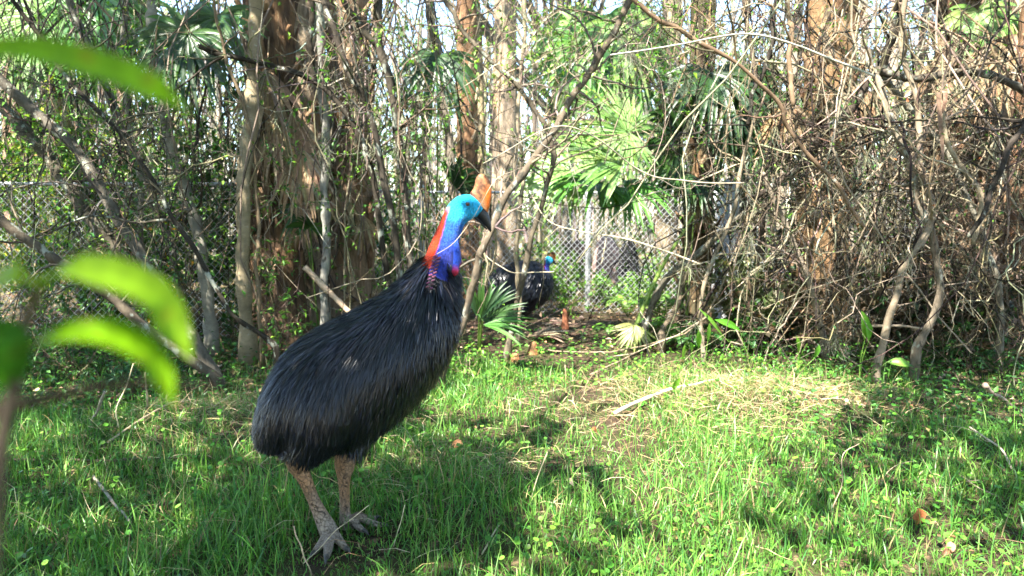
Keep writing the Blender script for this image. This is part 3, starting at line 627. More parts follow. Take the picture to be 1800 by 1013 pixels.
sapling("lichen spotted stem slanting between the fence and the pale mottled trunk", [(318, 600, 7.6), (308, 480, 7.6), (285, 400, 7.7), (268, 340, 7.7), (230, 250, 7.7), (180, 140, 7.8), (110, -20, 7.8)], 7, 9, (0.22, 0.2, 0.16), 12, 50, 120)
sapling("smooth beige trunk standing straight before the brown palm", [(432, 612, 6.9), (430, 420, 6.9), (434, 300, 6.9), (442, 160, 6.9), (444, -20, 6.9)], 15, 13, (0.36, 0.28, 0.17), 10, 60, 110, mat='smooth_bark', wob=0.008)
sapling("thin brown stem leaning on the smooth beige trunk", [(462, 605, 6.8), (455, 470, 6.8), (452, 400, 6.85), (440, 250, 6.8), (398, 100, 6.8), (372, -20, 6.8)], 4, 3, (0.24, 0.17, 0.1), 6, 40, 60, mat='smooth_bark')
sapling("grey lichened trunk rising behind the back of the big bird", [(576, 590, 7.2), (574, 430, 7.2), (570, 300, 7.2), (566, 150, 7.2), (560, -20, 7.2)], 9.5, 8, (0.30, 0.28, 0.24), 14, 80, 130)
sapling("blackish crooked sapling curving up past the fence corner", [(688, 560, 6.8), (676, 420, 6.8), (650, 290, 6.8), (618, 215, 6.8), (575, 155, 6.8), (500, 122, 6.8), (405, 100, 6.8)], 7, 5, DARK, 16, 90, 60, ext=0.3, tcol=(0.13, 0.11, 0.08))
sapling("black stub rising straight from the crooked sapling", [(545, 140, 6.8), (546, 80, 6.8), (549, -20, 6.8)], 6.5, 6, DARK, 3, 10, 20, root=False, name="branch", cat="branch")
sapling("dark sapling leaning beside the grey lichened trunk", [(705, 570, 6.5), (690, 400, 6.5), (655, 220, 6.5), (618, 130, 6.5), (590, 60, 6.5), (562, -20, 6.5)], 7.5, 5.5, (0.05, 0.04, 0.03), 18, 90, 90, tcol=(0.15, 0.12, 0.09))
sapling("dark forked sapling directly behind the red nape", [(726, 560, 6.9), (716, 400, 6.9), (704, 280, 6.9), (694, 190, 6.9), (672, 90, 6.9), (664, -20, 6.9)], 9, 7.5, (0.075, 0.06, 0.045), 18, 100, 140, tcol=(0.16, 0.13, 0.09))
sapling("dark fork of the sapling behind the red nape", [(690, 150, 6.9), (668, 92, 6.85), (630, 40, 6.8), (595, -20, 6.8)], 6, 5, (0.06, 0.05, 0.035), 5, 30, 40, root=False, name="branch", cat="branch")
sapling("grey brown stem standing above the tall casque", [(800, 560, 8.6), (797, 330, 8.6), (790, 262, 8.6), (772, 130, 8.6), (752, -20, 8.6)], 9, 8, (0.25, 0.2, 0.15), 12, 70, 60, mat='smooth_bark')
sapling("mottled leaning sapling growing up from behind the breast of the big bird", [(768, 668, 5.7), (802, 598, 5.7), (830, 505, 5.7), (852, 435, 5.7), (890, 342, 5.8), (955, 262, 5.9), (1008, 165, 6.0), (1060, 92, 6.0), (1112, -10, 6.1)], 8.5, 6.5, (0.17, 0.13, 0.09), 26, 120, 70, tcol=(0.25, 0.2, 0.15))
sapling("second stem of the leaning sapling, dark and steep", [(893, 640, 7.2), (905, 545, 7.2), (930, 445, 7.2), (955, 345, 7.2), (972, 255, 7.2), (935, 190, 7.2), (872, 112, 7.2), (812, 50, 7.2), (770, -20, 7.2)], 6, 4.5, (0.10, 0.08, 0.055), 20, 90, 50, tcol=(0.2, 0.16, 0.12))
sapling("pale straight stem between the resting bird and the leaning sapling", [(908, 600, 7.9), (914, 520, 7.9), (906, 440, 7.9), (920, 330, 7.9), (912, 235, 7.9), (918, 100, 7.9), (925, -20, 7.9)], 4.5, 4.5, (0.38, 0.30, 0.2), 12, 60, 60, mat='smooth_bark')
sapling("long brown branch slanting down towards the orange boots of the palm", [(1522, 402, 5.6), (1480, 330, 5.6), (1400, 240, 5.6), (1375, 190, 5.6), (1300, 120, 5.6), (1200, 62, 5.6), (1120, 10, 5.6)], 4, 5, (0.22, 0.14, 0.085), 10, 50, 20, root=False, name="branch", cat="branch", mat='smooth_bark')
sapling("bleached white dead twig bowed in the air above the vine tangle", [(1070, 100, 4.6), (1190, 82, 4.6), (1310, 61, 4.6), (1400, 78, 4.6), (1480, 106, 4.6), (1546, 131, 4.6)], 1.6, 2.4, (0.62, 0.56, 0.45), 0, 0, 0, ext=0, root=False, name="dead_twig", cat="twig", mat='twig', sides=6, wob=0.003)
sapling("pale dead twig hanging level in front of the palmetto fans", [(850, 285, 5.0), (1000, 225, 5.0), (1110, 290, 5.2), (1200, 318, 5.2), (1312, 324, 5.2)], 1.4, 1.8, (0.5, 0.42, 0.3), 4, 10, 0, ext=0, root=False, name="dead_twig", cat="twig", mat='twig', sides=6)
sapling("grey branch arching down from the vine tangle into the ferns", [(1122, 596, 7.6), (1150, 530, 7.6), (1172, 492, 7.6), (1222, 452, 7.6), (1280, 402, 7.5), (1340, 345, 7.4), (1400, 300, 7.3)], 8, 5, (0.21, 0.18, 0.13), 12, 60, 20, name="branch", cat="branch", ext=0.4)
sapling("short knobbed stub standing beside the arching grey branch", [(1165, 590, 7.4), (1190, 530, 7.4), (1205, 480, 7.4)], 6, 7, (0.24, 0.18, 0.12), 4, 20, 0, name="stump", cat="stump", ext=0, wob=0.02)
sapling("dark sinuous branch hanging before the broad palm trunk", [(1312, 225, 6.6), (1322, 165, 6.6), (1350, 92, 6.6), (1372, -20, 6.6)], 4, 6, (0.045, 0.036, 0.028), 8, 40, 10, root=False, name="branch", cat="branch")
sapling("thick black branch dropping into the knot of vines", [(1548, 132, 6.5), (1558, 100, 6.5), (1570, 40, 6.5), (1580, -20, 6.5)], 9, 8, (0.05, 0.04, 0.03), 8, 40, 0, root=False, name="branch", cat="branch")
sapling("dark limb sloping from the knot of vines to the grid fence", [(1535, 130, 6.6), (1490, 190, 6.6), (1440, 240, 6.7), (1400, 300, 6.8), (1300, 360, 7.0)], 10, 6, (0.06, 0.045, 0.035), 14, 70, 0, ext=0, root=False, name="branch", cat="branch")
sapling("stout dark limb running from the knot of vines to the reddish palm", [(1535, 125, 6.5), (1620, 140, 6.5), (1700, 130, 6.5), (1780, 150, 6.5), (1850, 190, 6.5)], 9, 7, (0.10, 0.08, 0.06), 14, 70, 20, root=False, ext=0.6, name="branch", cat="branch")
sapling("tan trunk bent over the spear leaved plant", [(1545, 692, 5.9), (1562, 580, 5.9), (1592, 480, 5.9), (1632, 392, 6.0), (1615, 300, 6.1), (1608, 200, 6.2), (1590, 90, 6.2), (1600, -20, 6.2)], 8, 5, (0.31, 0.235, 0.16), 14, 70, 20, mat='smooth_bark', tcol=(0.3, 0.23, 0.15))
sapling("curved tan vine hanging to the dark weeds under the tangle", [(1612, 622, 6.1), (1642, 545, 6.1), (1640, 450, 6.1), (1622, 380, 6.1), (1600, 320, 6.1), (1560, 210, 6.1), (1540, 130, 6.2)], 8, 6, (0.27, 0.21, 0.15), 10, 60, 0, name="vine", cat="vine", ext=0.2)
sapling("pale curling vine looping before the broad palm trunk", [(1700, 430, 5.9), (1712, 345, 5.9), (1690, 300, 5.9), (1662, 250, 5.9), (1655, 160, 5.9)], 5, 4, (0.36, 0.28, 0.18), 6, 20, 0, ext=0.1, root=False, name="vine", cat="vine", mat='twig')
sapling("steep black branch crossing in front of the broad palm trunk", [(1700, 420, 5.7), (1740, 320, 5.7), (1790, 235, 5.7), (1840, 160, 5.7)], 4.5, 7, (0.045, 0.035, 0.028), 8, 40, 0, root=False, name="branch", cat="branch")
sapling("slender upright vine hanging straight before the orange booted palm", [(1385, 190, 6.0), (1388, 120, 6.0), (1390, 50, 6.0), (1392, -20, 6.0)], 5, 5, (0.26, 0.17, 0.1), 4, 20, 0, root=False, name="vine", cat="vine", mat='smooth_bark')
sapling("lichened leaning stem beneath the drooping brown strap leaf", [(1760, 560, 6.6), (1740, 480, 6.6), (1715, 400, 6.6), (1690, 330, 6.6), (1650, 250, 6.6), (1580, 160, 6.6)], 6, 6, (0.27, 0.24, 0.18), 10, 60, 0, ext=0.2)
sapling("upright tan stem with broken tip beside the fern bank", [(1240, 640, 6.8), (1236, 560, 6.8), (1250, 470, 6.8), (1285, 390, 6.8), (1300, 330, 6.8), (1320, 220, 6.8)], 4.5, 4, (0.32, 0.25, 0.17), 10, 50, 0, ext=0.1)
sapling("grey dead pole leaning across the grid fence", [(1450, 610, 6.9), (1425, 520, 6.9), (1400, 440, 6.9), (1350, 340, 6.9)], 7, 5, (0.33, 0.26, 0.19), 8, 40, 0, ext=0.2, mat='twig')
sapling("thin dark trunk slanting behind the slim palm", [(1320, 600, 8.2), (1330, 470, 8.2), (1345, 330, 8.2), (1335, 180, 8.2), (1310, -20, 8.2)], 6, 5, (0.12, 0.09, 0.065), 16, 80, 60)

# ------------------------------------------------------------------ palms
def boot_mesh():
    mb = MB(); k = 6; u = np.linspace(0, 1, k)
    rings = []
    for a in u:
        c = np.array([0, 0.10 * a ** 1.3 + 0.01, a]); w = 0.30 * (1 - 0.62 * a); th = 0.10 * (1 - 0.5 * a)
        rings.append([c + [-w / 2, -th * 0.2, 0], c + [-w / 4, th * 0.8, 0], c + [w / 4, th * 0.8, 0], c + [w / 2, -th * 0.2, 0]])
    mb.loft(np.array(rings), (0.30, 0.2, 0.12)); return mb
BOOTS = []
for c in ((0.27, 0.18, 0.11), (0.17, 0.10, 0.06), (0.40, 0.30, 0.20), (0.07, 0.047, 0.032)):
    b = boot_mesh(); b.c = [np.broadcast_to(np.array(c), x.shape) for x in b.c]; me = b.mesh("leaf_base"); me.materials.append(M['palm_bark']); BOOTS.append(me)
def fan(mb, hub, axis, normal, L, nseg=30, spread=125, droop=0.35, cols=((0.07, 0.20, 0.03),), wseg=0.045, split=0.45, rng=R, kink=0.0):
    """a palmetto leaf: folded segments spread round a hub, joined for the inner part"""
    A = nrm(np.asarray(axis, float)); N = np.asarray(normal, float); N = nrm(N - (N @ A) * A); S = np.cross(N, A)
    th = np.radians(np.linspace(-spread, spread, nseg) + rng.normal(0, 2, nseg)); k = 7; u = np.linspace(0, 1, k)
    l = L * (0.72 + 0.28 * np.cos(th * 0.8)) * rng.uniform(0.88, 1.08, nseg)
    d = np.cos(th)[:, None] * A + np.sin(th)[:, None] * S
    P = hub + d[:, None] * (l[:, None] * u[None])[..., None]
    P += N * (0.10 * L * np.sin(u * 2.2))[None, :, None] * (0.6 + 0.4 * np.cos(th))[:, None, None]
    P[:, :, 2] -= droop * l[:, None] * (u[None] ** 2.4) * rng.uniform(0.6, 1.5, (nseg, 1))
    P[:, 3:] += rng.normal(0, 0.012, (nseg, 1, 3)) * np.linspace(0.3, 1.6, 4)[None, :, None]
    Tn = nrm(np.gradient(P, axis=1)); Sd = nrm(np.cross(Tn, np.broadcast_to(N, Tn.shape)))
    ww = wseg * np.array([0.12, 0.55, 0.95, 1.0, 0.8, 0.45, 0.05]) * (L / 0.5) * rng.uniform(0.85, 1.15, (nseg, 1))
    Nn = np.cross(Sd, Tn)
    mb.ribbons(P, ww, Sd, pick(cols, nseg, v=0.14, rng=rng), fold=0.22, N=Nn)
def frond(t, hub, base, normal, L, cols, petc=(0.12, 0.2, 0.04), name="frond", mat='frond', axis=None, pr=0.009, **kw):
    hub = np.asarray(hub, float); base = np.asarray(base, float); ax = nrm(hub - base) if axis is None else np.asarray(axis, float)
    mb = MB(); fan(mb, hub, ax, normal, L, cols=cols, **kw); o = mb.build(name, M[mat], t, smooth=False)
    mid = (hub + base) / 2 + np.array([0, 0, 0.04]) + R.normal(0, 0.01, 3)
    P = crom([base, mid, hub, hub + nrm(hub - mid) * L * 0.12], 10)[None]
    mb = MB(); mb.tubes(P, np.linspace(pr * 1.2, pr * 0.5, 10), 6, petc); mb.build("petiole", M[mat], o)
    return o
FG = [(0.07, 0.20, 0.03), (0.10, 0.25, 0.045), (0.05, 0.15, 0.025)]
FL = [(0.24, 0.40, 0.11), (0.18, 0.34, 0.08), (0.30, 0.44, 0.17)]
DF = [(0.30, 0.21, 0.12), (0.22, 0.15, 0.09), (0.38, 0.29, 0.19)]
def palm(label, px, Y, wpx, top, colr, nboot=0, z0b=0.0, z1b=3.0, lean=(0, 0), dead=(), green=(), fibres=120, taper=0.85):
    b = G(px, Y); r = wpx / 2 * Y / F; H = top; colr = np.array(colr) * 0.75
    t = thing("palm_tree", label, "tree", b)
    P = crom([b + [0, 0, -0.1], b + [lean[0] * 0.3, lean[1] * 0.3, H * 0.35], b + [lean[0] * 0.7, lean[1] * 0.7, H * 0.7], b + [lean[0], lean[1], H]], 40); rr = r * np.linspace(1.12, taper, 40)
    rr[:5] *= np.array([1.35, 1.2, 1.12, 1.06, 1.02])
    mb = MB(); mb.tubes(P[None], rr, 20, trunkcol(colr, 1, 40, 0.2), rough=0.045, cap=True); mb.build("trunk", M['palm_bark'], t)
    # shaggy fibre strips hanging on the trunk
    if fibres:
        i = R.integers(2, 38, fibres); a = R.uniform(0, 2 * math.pi, fibres); d = np.stack([np.cos(a), np.sin(a), 0 * a], -1)
        S = P[i] + d * (rr[i] * 1.0)[:, None]; F_ = grow(S, nrm(d * 0.25 + [0, 0, -1]) + R.normal(0, 0.12, (fibres, 3)), R.uniform(0.12, 0.5, fibres), 5, 0.10)
        mb = MB(); mb.ribbons(F_, R.uniform(0.006, 0.022, (fibres, 1)) * np.array([1, 1, 0.9, 0.7, 0.2]), np.cross(d, [0, 0, 1])[:, None, :], pick(DF + [BROWN, GREY], fibres)); o = mb.build("fibre", M['dead'], t); o["kind"] = "stuff"
    g = 0
    for q in range(nboot):
        z = z0b + (z1b - z0b) * (q + 0.5) / nboot + R.normal(0, 0.02); f = min(max(z / H, 0), 1) * 39; ii = int(f)
        a = q * 2.399 + R.normal(0, 0.15); d = np.array([math.cos(a), math.sin(a)]); rr_ = rr[ii] * 0.86
        o = bpy.data.objects.new("leaf_base", BOOTS[int(R.choice(4, p=[0.4, 0.3, 0.15, 0.15]))]); COLL.objects.link(o); o.parent = t
        sz = R.uniform(0.20, 0.34) * (0.7 + r * 1.4)
        o.location = (P[ii][0] - b[0] + d[0] * rr_, P[ii][1] - b[1] + d[1] * rr_, P[ii][2] - b[2])
        o.rotation_euler = (R.uniform(-0.45, 0.0), R.normal(0, 0.22), a - math.pi / 2); o.scale = (sz * R.uniform(1.4, 2.0), sz * 1.5, sz * R.uniform(0.8, 1.25))
    for (hp, hq, hy, L, sp) in dead:
        hub = W(hp, hq, hy); ax = P[int(min(max((hub[2] + 0.5) / H, 0), 1) * 39)]
        frond(t, hub, ax, [0, -1, 0.3], L, DF, (0.28, 0.2, 0.12), "dead_frond", 'dead', axis=(0.1 * R.normal(), -0.1, -1), nseg=18, spread=sp, droop=0.2, wseg=0.05)
    for (hp, hq, hy, L, axd, nr, cols) in green:
        hub = W(hp, hq, hy); ax = P[int(min(max((hub[2] + 0.1) / H, 0), 1) * 39)]
        frond(t, hub, ax, nr, L, cols, axis=axd)
    return t
DKF = [(0.035, 0.085, 0.02), (0.05, 0.12, 0.025), (0.03, 0.07, 0.03)]
palm("brown palm trunk hung with dead straps behind the smooth beige trunk", 486, 7.9, 84, 6.0, (0.13, 0.085, 0.055), 46, 0.9, 3.6,
     dead=[(515, 200, 7.5, 0.55, 40), (530, 260, 7.4, 0.6, 38), (490, 210, 7.4, 0.55, 30), (555, 300, 7.7, 0.5, 35), (470, 120, 7.4, 0.6, 40), (525, 350, 7.4, 0.45, 30)],
     green=[(380, 30, 7.2, 0.75, (-0.35, -0.3, -1), (-0.3, -1, 0.3), DKF), (330, 60, 7.0, 0.7, (-0.5, -0.2, -0.9), (0, -1, 0.3), DKF)])
palm("reddish palm trunk with flaking sunlit bark beside the grey lichened trunk", 618, 8.6, 70, 6.5, (0.27, 0.19, 0.13), 60, 0.5, 4.4, dead=[(600, 330, 8.2, 0.4, 40), (640, 380, 8.2, 0.35, 40)])
palm("cream barked palm trunk glimpsed between the two shaggy palms", 540, 9.2, 62, 6.5, (0.42, 0.33, 0.23), 30, 1.5, 4.4, fibres=60)
palm("slim dark palm hung with moss behind the arching grey branch", 1226, 9.3, 46, 5.0, (0.10, 0.085, 0.05), 46, 0.5, 2.9,
     green=[(1195, 240, 8.6, 0.75, (-0.6, -0.2, 0.6), (0, -1, 0.4), DKF), (1185, 300, 8.9, 0.5, (-0.9, -0.2, -0.1), (0, -1, 0.5), DKF), (1280, 200, 8.4, 0.85, (0.8, -0.2, 0.3), (0, -1, 0.3), DKF), (1290, 150, 8.3, 0.85, (0.4, -0.2, -0.8), (0, -1, 0.3), DKF), (1250, 130, 8.3, 0.8, (0.0, -0.6, -0.8), (0, -1, 0.2), DKF), (1330, 230, 8.3, 0.7, (0.9, -0.1, -0.3), (0, -1, 0.3), DKF)],
     dead=[(1225, 360, 9.0, 0.35, 45)])
palm("thick palm trunk with orange leaf boots behind the long brown branch", 1440, 8.3, 80, 6.5, (0.30, 0.19, 0.10), 70, 0.4, 4.2, lean=(0.12, 0.1), dead=[(1500, 150, 7.9, 0.6, 60), (1380, 180, 8.0, 0.55, 55)])
palm("very broad palm trunk with lit shaggy bark beyond the drooping strap leaf", 1700, 8.4, 130, 7.0, (0.28, 0.205, 0.14), 90, 0.6, 4.2, fibres=300, dead=[(1640, 110, 7.6, 0.6, 50), (1740, 90, 7.6, 0.7, 60), (1790, 60, 7.6, 0.6, 60)],
     green=[(1720, 20, 7.8, 0.6, (0.3, -0.3, -0.9), (0, -1, 0.3), FL), (1780, 40, 7.8, 0.6, (0.4, -0.2, -0.9), (0, -1, 0.3), FL)])
palm("reddish sunlit palm trunk at the end of the grid fence", 1808, 7.4, 70, 6.0, (0.36, 0.21, 0.13), 30, 0.5, 3.5, fibres=140)
palm("rusty palm trunk far behind the casque, beyond the fence", 822, 13.0, 36, 8.0, (0.28, 0.16, 0.09), 40, 1.0, 4.6, fibres=60, green=[])
palm("sunlit stout trunk just beyond the fence behind the resting bird", 888, 12.2, 46, 9.0, (0.40, 0.31, 0.22), 0, 0, 1, fibres=90, taper=0.5)
palm("tall palm beyond the fence with a crown of sunlit hanging fans", 1172, 13.5, 34, 7.5, (0.30, 0.24, 0.16), 20, 2.0, 5.0, fibres=40,
     green=[(1060 + 40 * math.cos(a), 60 + 26 * math.sin(a), 13.5 + 0.5 * math.sin(a * 2), 1.15, (math.cos(a) * 0.6, -0.2, -0.9), (0, -1, 0.3), FL if q % 2 else FG) for q, a in enumerate(np.linspace(0, 6.0, 11))])
palm("tall palm beyond the fence with yellow green fans above the leaning saplings", 120, 11.5, 40, 6.5, (0.25, 0.2, 0.13), 20, 2.0, 4.4, fibres=40,
     green=[(120 + 70 * math.cos(a), 10 + 30 * math.sin(a), 11.2 + 0.6 * math.sin(a * 2), 1.1, (math.cos(a) * 0.7, -0.2, -0.8), (0, -1, 0.3), FL if q % 3 else FG) for q, a in enumerate(np.linspace(0, 6.0, 11))])

def palmetto(label, root, fronds, Yr):
    b = G(root, Yr); t = thing("palmetto", label, "palm", b)
    for (hp, hq, hy, L, axd, nr, cols, kw) in fronds:
        frond(t, W(hp, hq, hy), b + [0, 0, 0.02], nr, L, cols, axis=axd, **kw)
    return t
palmetto("sunlit palmetto with broad pale green fans in front of the fence post", 1165, [
    (1103, 232, 7.9, 0.74, (-0.85, -0.25, 0.22), (0.2, -0.85, 0.5), FL, dict(nseg=38, spread=150, droop=0.10, wseg=0.038, pr=0.0045)),
    (1092, 290, 7.6, 0.90, (-0.95, -0.2, 0.32), (0.25, -0.55, 0.8), FL, dict(nseg=36, spread=70, droop=0.15, wseg=0.045, pr=0.0045)),
    (1046, 322, 7.9, 0.66, (-0.6, -0.6, -0.1), (-0.1, -0.6, 0.8), FG, dict(nseg=36, spread=160, droop=0.35, pr=0.0045)),
    (1098, 330, 8.0, 0.58, (0.6, -0.5, -0.3), (0.1, -0.6, 0.8), FG, dict(nseg=30, spread=120, droop=0.45, pr=0.0045)),
    (1000, 300, 8.1, 0.66, (-0.95, 0.1, -0.15), (0, -0.8, 0.6), FL, dict(nseg=30, spread=95, droop=0.3, pr=0.0045))], 9.3)
palmetto("low dark green palmetto fan spread beside the breast of the big bird", 842, [
    (846, 562, 6.7, 0.50, (0.80, -0.2, 0.42), (0.1, -0.85, 0.5), DKF, dict(nseg=18, spread=46, droop=0.14, wseg=0.036)),
    (842, 564, 6.6, 0.46, (0.12, -0.1, 1.0), (0.1, -1, 0.1), DKF, dict(nseg=9, spread=28, droop=0.03, wseg=0.032)),
    (848, 572, 6.5, 0.46, (0.95, -0.3, -0.04), (0.0, -0.5, 0.9), FG, dict(nseg=9, spread=26, droop=0.12, wseg=0.036))], 6.8)
palmetto("small palmetto with a dark drooping fan under the slim palm", 1210, [
    (1200, 305, 8.7, 0.42, (-0.5, -0.5, -0.2), (0, -0.7, 0.7), DKF, dict(nseg=24, spread=130, droop=0.5)),
    (1225, 330, 8.7, 0.40, (0.6, -0.5, -0.2), (0, -0.7, 0.7), DKF, dict(nseg=24, spread=110, droop=0.5))], 8.8)
palmetto("tall palmetto with a dark fan hanging high above the casque", 760, [
    (770, 100, 7.6, 0.55, (-0.15, -0.4, -0.9), (0, -1, 0.35), DKF, dict(nseg=30, spread=115, droop=0.55, wseg=0.055)),
    (800, 330, 7.9, 0.5, (0.3, -0.2, 0.3), (0, -1, 0.4), DKF, dict(nseg=24, spread=70, droop=0.3))], 8.1)
palmetto("palmetto with dark fans low beside the brown palm trunk", 560, [
    (545, 400, 7.3, 0.3, (0.1, -0.4, 0.6), (0, -1, 0.3), DKF, dict(nseg=20, spread=110, droop=0.4)),
    (530, 370, 7.4, 0.3, (-0.6, -0.3, -0.3), (0, -1, 0.3), DKF, dict(nseg=20, spread=110, droop=0.4))], 7.5)
# the broken stalk that stands on its folded fan
t = thing("palmetto_stalk", "light green palmetto stalk leaning upside down on its folded pale fan", "palm leaf", G(1115, 7.5))
hub = W(1118, 572, 7.5); mb = MB(); fan(mb, hub, (-0.35, -0.2, -0.9), (-0.2, -1, 0.4), 0.30, nseg=18, spread=80, droop=0.1, cols=[(0.30, 0.36, 0.10), (0.36, 0.36, 0.14)]); mb.build("frond", M['frond'], t, smooth=False)
mb = MB(); mb.tubes(pxpath([(1116, 580, 7.5), (1160, 482, 7.45), (1222, 374, 7.4)], 16, 0, 0.003)[None], np.linspace(0.026, 0.014, 16), 7, (0.27, 0.40, 0.09), cap=True); mb.build("petiole", M['frond'], t)

# ------------------------------------------------------------------ small plants
def spear_plant(label, px, Y, leaves, group=None):
    """leaves: (stalk top px,py, leaf tip px,py, width px)"""
    b = G(px, Y); t = thing("spear_leaf_plant", label, "plant", b, group)
    for (sx, sy, tx, ty, w) in leaves:
        top = W(sx, sy, Y - 0.03); tip = W(tx, ty, Y - 0.1)
        bb = b + R.normal(0, 0.015, 3) * [1, 1, 0]
        mb = MB(); path = crom([bb, (bb + top) / 2 + R.normal(0, 0.012, 3), top], 10); mb.tubes(path[None], np.linspace(0.006, 0.0035, 10), 6, (0.16, 0.30, 0.05)); st = mb.build("stalk", M['leaf'], t)
        mid = (top + tip) / 2 + nrm(np.array([0, -0.3, 0.3])) * 0.02
        mb = MB(); ww = w * Y / F; mb.biglleaf([top, mid, tip], (0.35 * R.normal(), -1.0, 0.45), [0.004, ww * 0.8, ww, ww * 0.7, 0.002], jit((0.14, 0.33, 0.035), 1, 0.15)[0], 11); mb.build("leaf", M['leaf'], st)
spear_plant("two tall spear leaves on green stalks under the bent tan trunk", 1524, 5.95, [(1520, 598, 1514, 546, 22), (1527, 600, 1522, 562, 16), (1560, 636, 1602, 644, 17), (1530, 690, 1560, 726, 14)])
spear_plant("slim spear leaved plant at the edge of the straw, its blades upright", 1218, 6.3, [(1216, 618, 1212, 602, 9), (1228, 612, 1228, 580, 10), (1200, 632, 1204, 606, 7)])
spear_plant("single narrow spear leaf on a long stalk before the fern bank", 1246, 6.4, [(1244, 600, 1247, 568, 7)])
spear_plant("spear leaved plant with one long arching yellow green blade", 1340, 6.4, [(1300, 580, 1256, 562, 13), (1270, 590, 1228, 542, 7)])
spear_plant("small upright spear leaves beside the grey dead pole", 1408, 6.2, [(1404, 620, 1400, 590, 7), (1412, 616, 1418, 604, 9), (1432, 630, 1440, 606, 9)])
spear_plant("pale young spear leaf lying over the fallen white stick", 1190, 5.4, [(1180, 688, 1196, 664, 10)])
def fern(label, px, Y, n, L, cols, tilt=0.6):
    b = G(px, Y); t = thing("fern", label, "fern", b)
    for q in range(n):
        a = q / n * 6.28 + R.normal(0, 0.2); d = np.array([math.cos(a), math.sin(a) * 0.8 - 0.25, 0])
        l = L * R.uniform(0.75, 1.15); P = crom([b, b + d * l * 0.35 + [0, 0, l * tilt], b + d * l * 0.75 + [0, 0, l * tilt * 1.1], b + d * l + [0, 0, l * tilt * 0.75]], 22)
        mb = MB(); mb.tubes(P[None], np.linspace(0.004, 0.0012, 22), 4, (0.12, 0.16, 0.04))
        Tn = nrm(np.gradient(P, axis=0)); S = nrm(np.cross(Tn, [0, 0, 1.0])); u = np.linspace(0, 1, 22); wl = l * 0.24 * np.sin(np.clip(u * 1.02 + 0.05, 0, 1) * math.pi) ** 0.7 + 0.01
        for sg in (-1, 1):
            mb.leaves(P[2:], nrm(S[2:] * sg + Tn[2:] * 0.35 - np.array([0, 0, 0.15])), np.cross(S, Tn)[2:] * 1.0 + R.normal(0, 0.15, (20, 3)), wl[2:], l * 0.055, pick(cols, 20, v=0.15), 0.03)
        mb.build("frond", M['leaf'], t)
fern("bright green fern growing under the arching grey branch", 1185, 7.9, 9, 0.42, [(0.11, 0.28, 0.04), (0.15, 0.33, 0.05)])
fern("dark feathery fern beside the foot of the slim palm", 1220, 7.4, 8, 0.36, [(0.05, 0.15, 0.035), (0.07, 0.2, 0.04)])
fern("fern with upright fronds against the fence near the slim palm", 1160, 9.4, 9, 0.5, [(0.12, 0.28, 0.04), (0.16, 0.33, 0.05)])
fern("low fern beside the folded pale fan", 1075, 8.3, 7, 0.26, [(0.12, 0.28, 0.04)])
fern("yellow green fern at the foot of the fence post", 1105, 10.2, 8, 0.42, [(0.2, 0.33, 0.06), (0.15, 0.3, 0.05)])
fern("shaded fern at the base of the orange booted palm", 1380, 7.5, 8, 0.36, [(0.04, 0.12, 0.03)])

def shrub(label, px, Y, h, w, nst, nl, lsize, cols, group=None, stemc=(0.14, 0.11, 0.07), name="shrub", base=None):
    b = G(px, Y) if base is None else np.asarray(base, float); t = thing(name, label, "shrub", b, group)
    S = b + R.normal(0, 0.04, (nst, 3)) * [1, 1, 0]; D = rdir(nst); D[:, 2] = np.abs(D[:, 2]) * 0.6 + 0.9; D[:, :2] *= w / h
    P = grow(S, D, h * R.uniform(0.6, 1.15, nst), 8, 0.16, 0.03); rr = np.linspace(0.006, 0.002, 8)[None] * np.ones((nst, 1)); mb = MB(); mb.tubes(P, rr, 4, jit(stemc, nst))
    m = nst * 5; s2, d2, r2 = spawn(P, rr, m, 0.9, 0.2, 0.15); B = grow(s2, d2, h * R.uniform(0.12, 0.35, m), 5, 0.2); mb.tubes(B, 0.0016, 3, jit(stemc, m)); mb.build("stem", M['twig'], t)["kind"] = "stuff"
    mb = MB(); leafset(mb, B, nl, lsize, cols); mb.build("foliage", M['leaf'], t); return t
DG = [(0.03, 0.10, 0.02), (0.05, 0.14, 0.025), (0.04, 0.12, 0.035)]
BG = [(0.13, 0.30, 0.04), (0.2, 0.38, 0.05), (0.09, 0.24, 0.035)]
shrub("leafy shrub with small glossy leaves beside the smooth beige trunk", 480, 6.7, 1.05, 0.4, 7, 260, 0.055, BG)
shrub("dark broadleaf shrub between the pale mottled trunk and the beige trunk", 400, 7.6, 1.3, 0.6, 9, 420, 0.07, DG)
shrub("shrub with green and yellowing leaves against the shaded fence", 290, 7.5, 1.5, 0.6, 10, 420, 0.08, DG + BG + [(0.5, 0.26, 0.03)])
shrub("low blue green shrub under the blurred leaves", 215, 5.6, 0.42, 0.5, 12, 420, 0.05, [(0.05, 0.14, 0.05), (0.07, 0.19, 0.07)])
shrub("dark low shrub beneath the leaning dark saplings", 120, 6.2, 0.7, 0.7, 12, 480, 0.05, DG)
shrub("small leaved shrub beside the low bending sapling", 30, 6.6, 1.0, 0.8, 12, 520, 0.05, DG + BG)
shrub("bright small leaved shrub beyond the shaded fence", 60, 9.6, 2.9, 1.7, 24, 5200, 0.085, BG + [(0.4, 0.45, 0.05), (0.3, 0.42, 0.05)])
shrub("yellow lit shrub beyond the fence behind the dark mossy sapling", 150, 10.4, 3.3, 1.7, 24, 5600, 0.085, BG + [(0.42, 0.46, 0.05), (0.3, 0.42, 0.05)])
shrub("rusty leaved shrub beyond the fence at the foot of the yellow fans", -20, 9.0, 2.2, 1.3, 16, 1500, 0.06, [(0.3, 0.16, 0.05), LIME, GREEN])
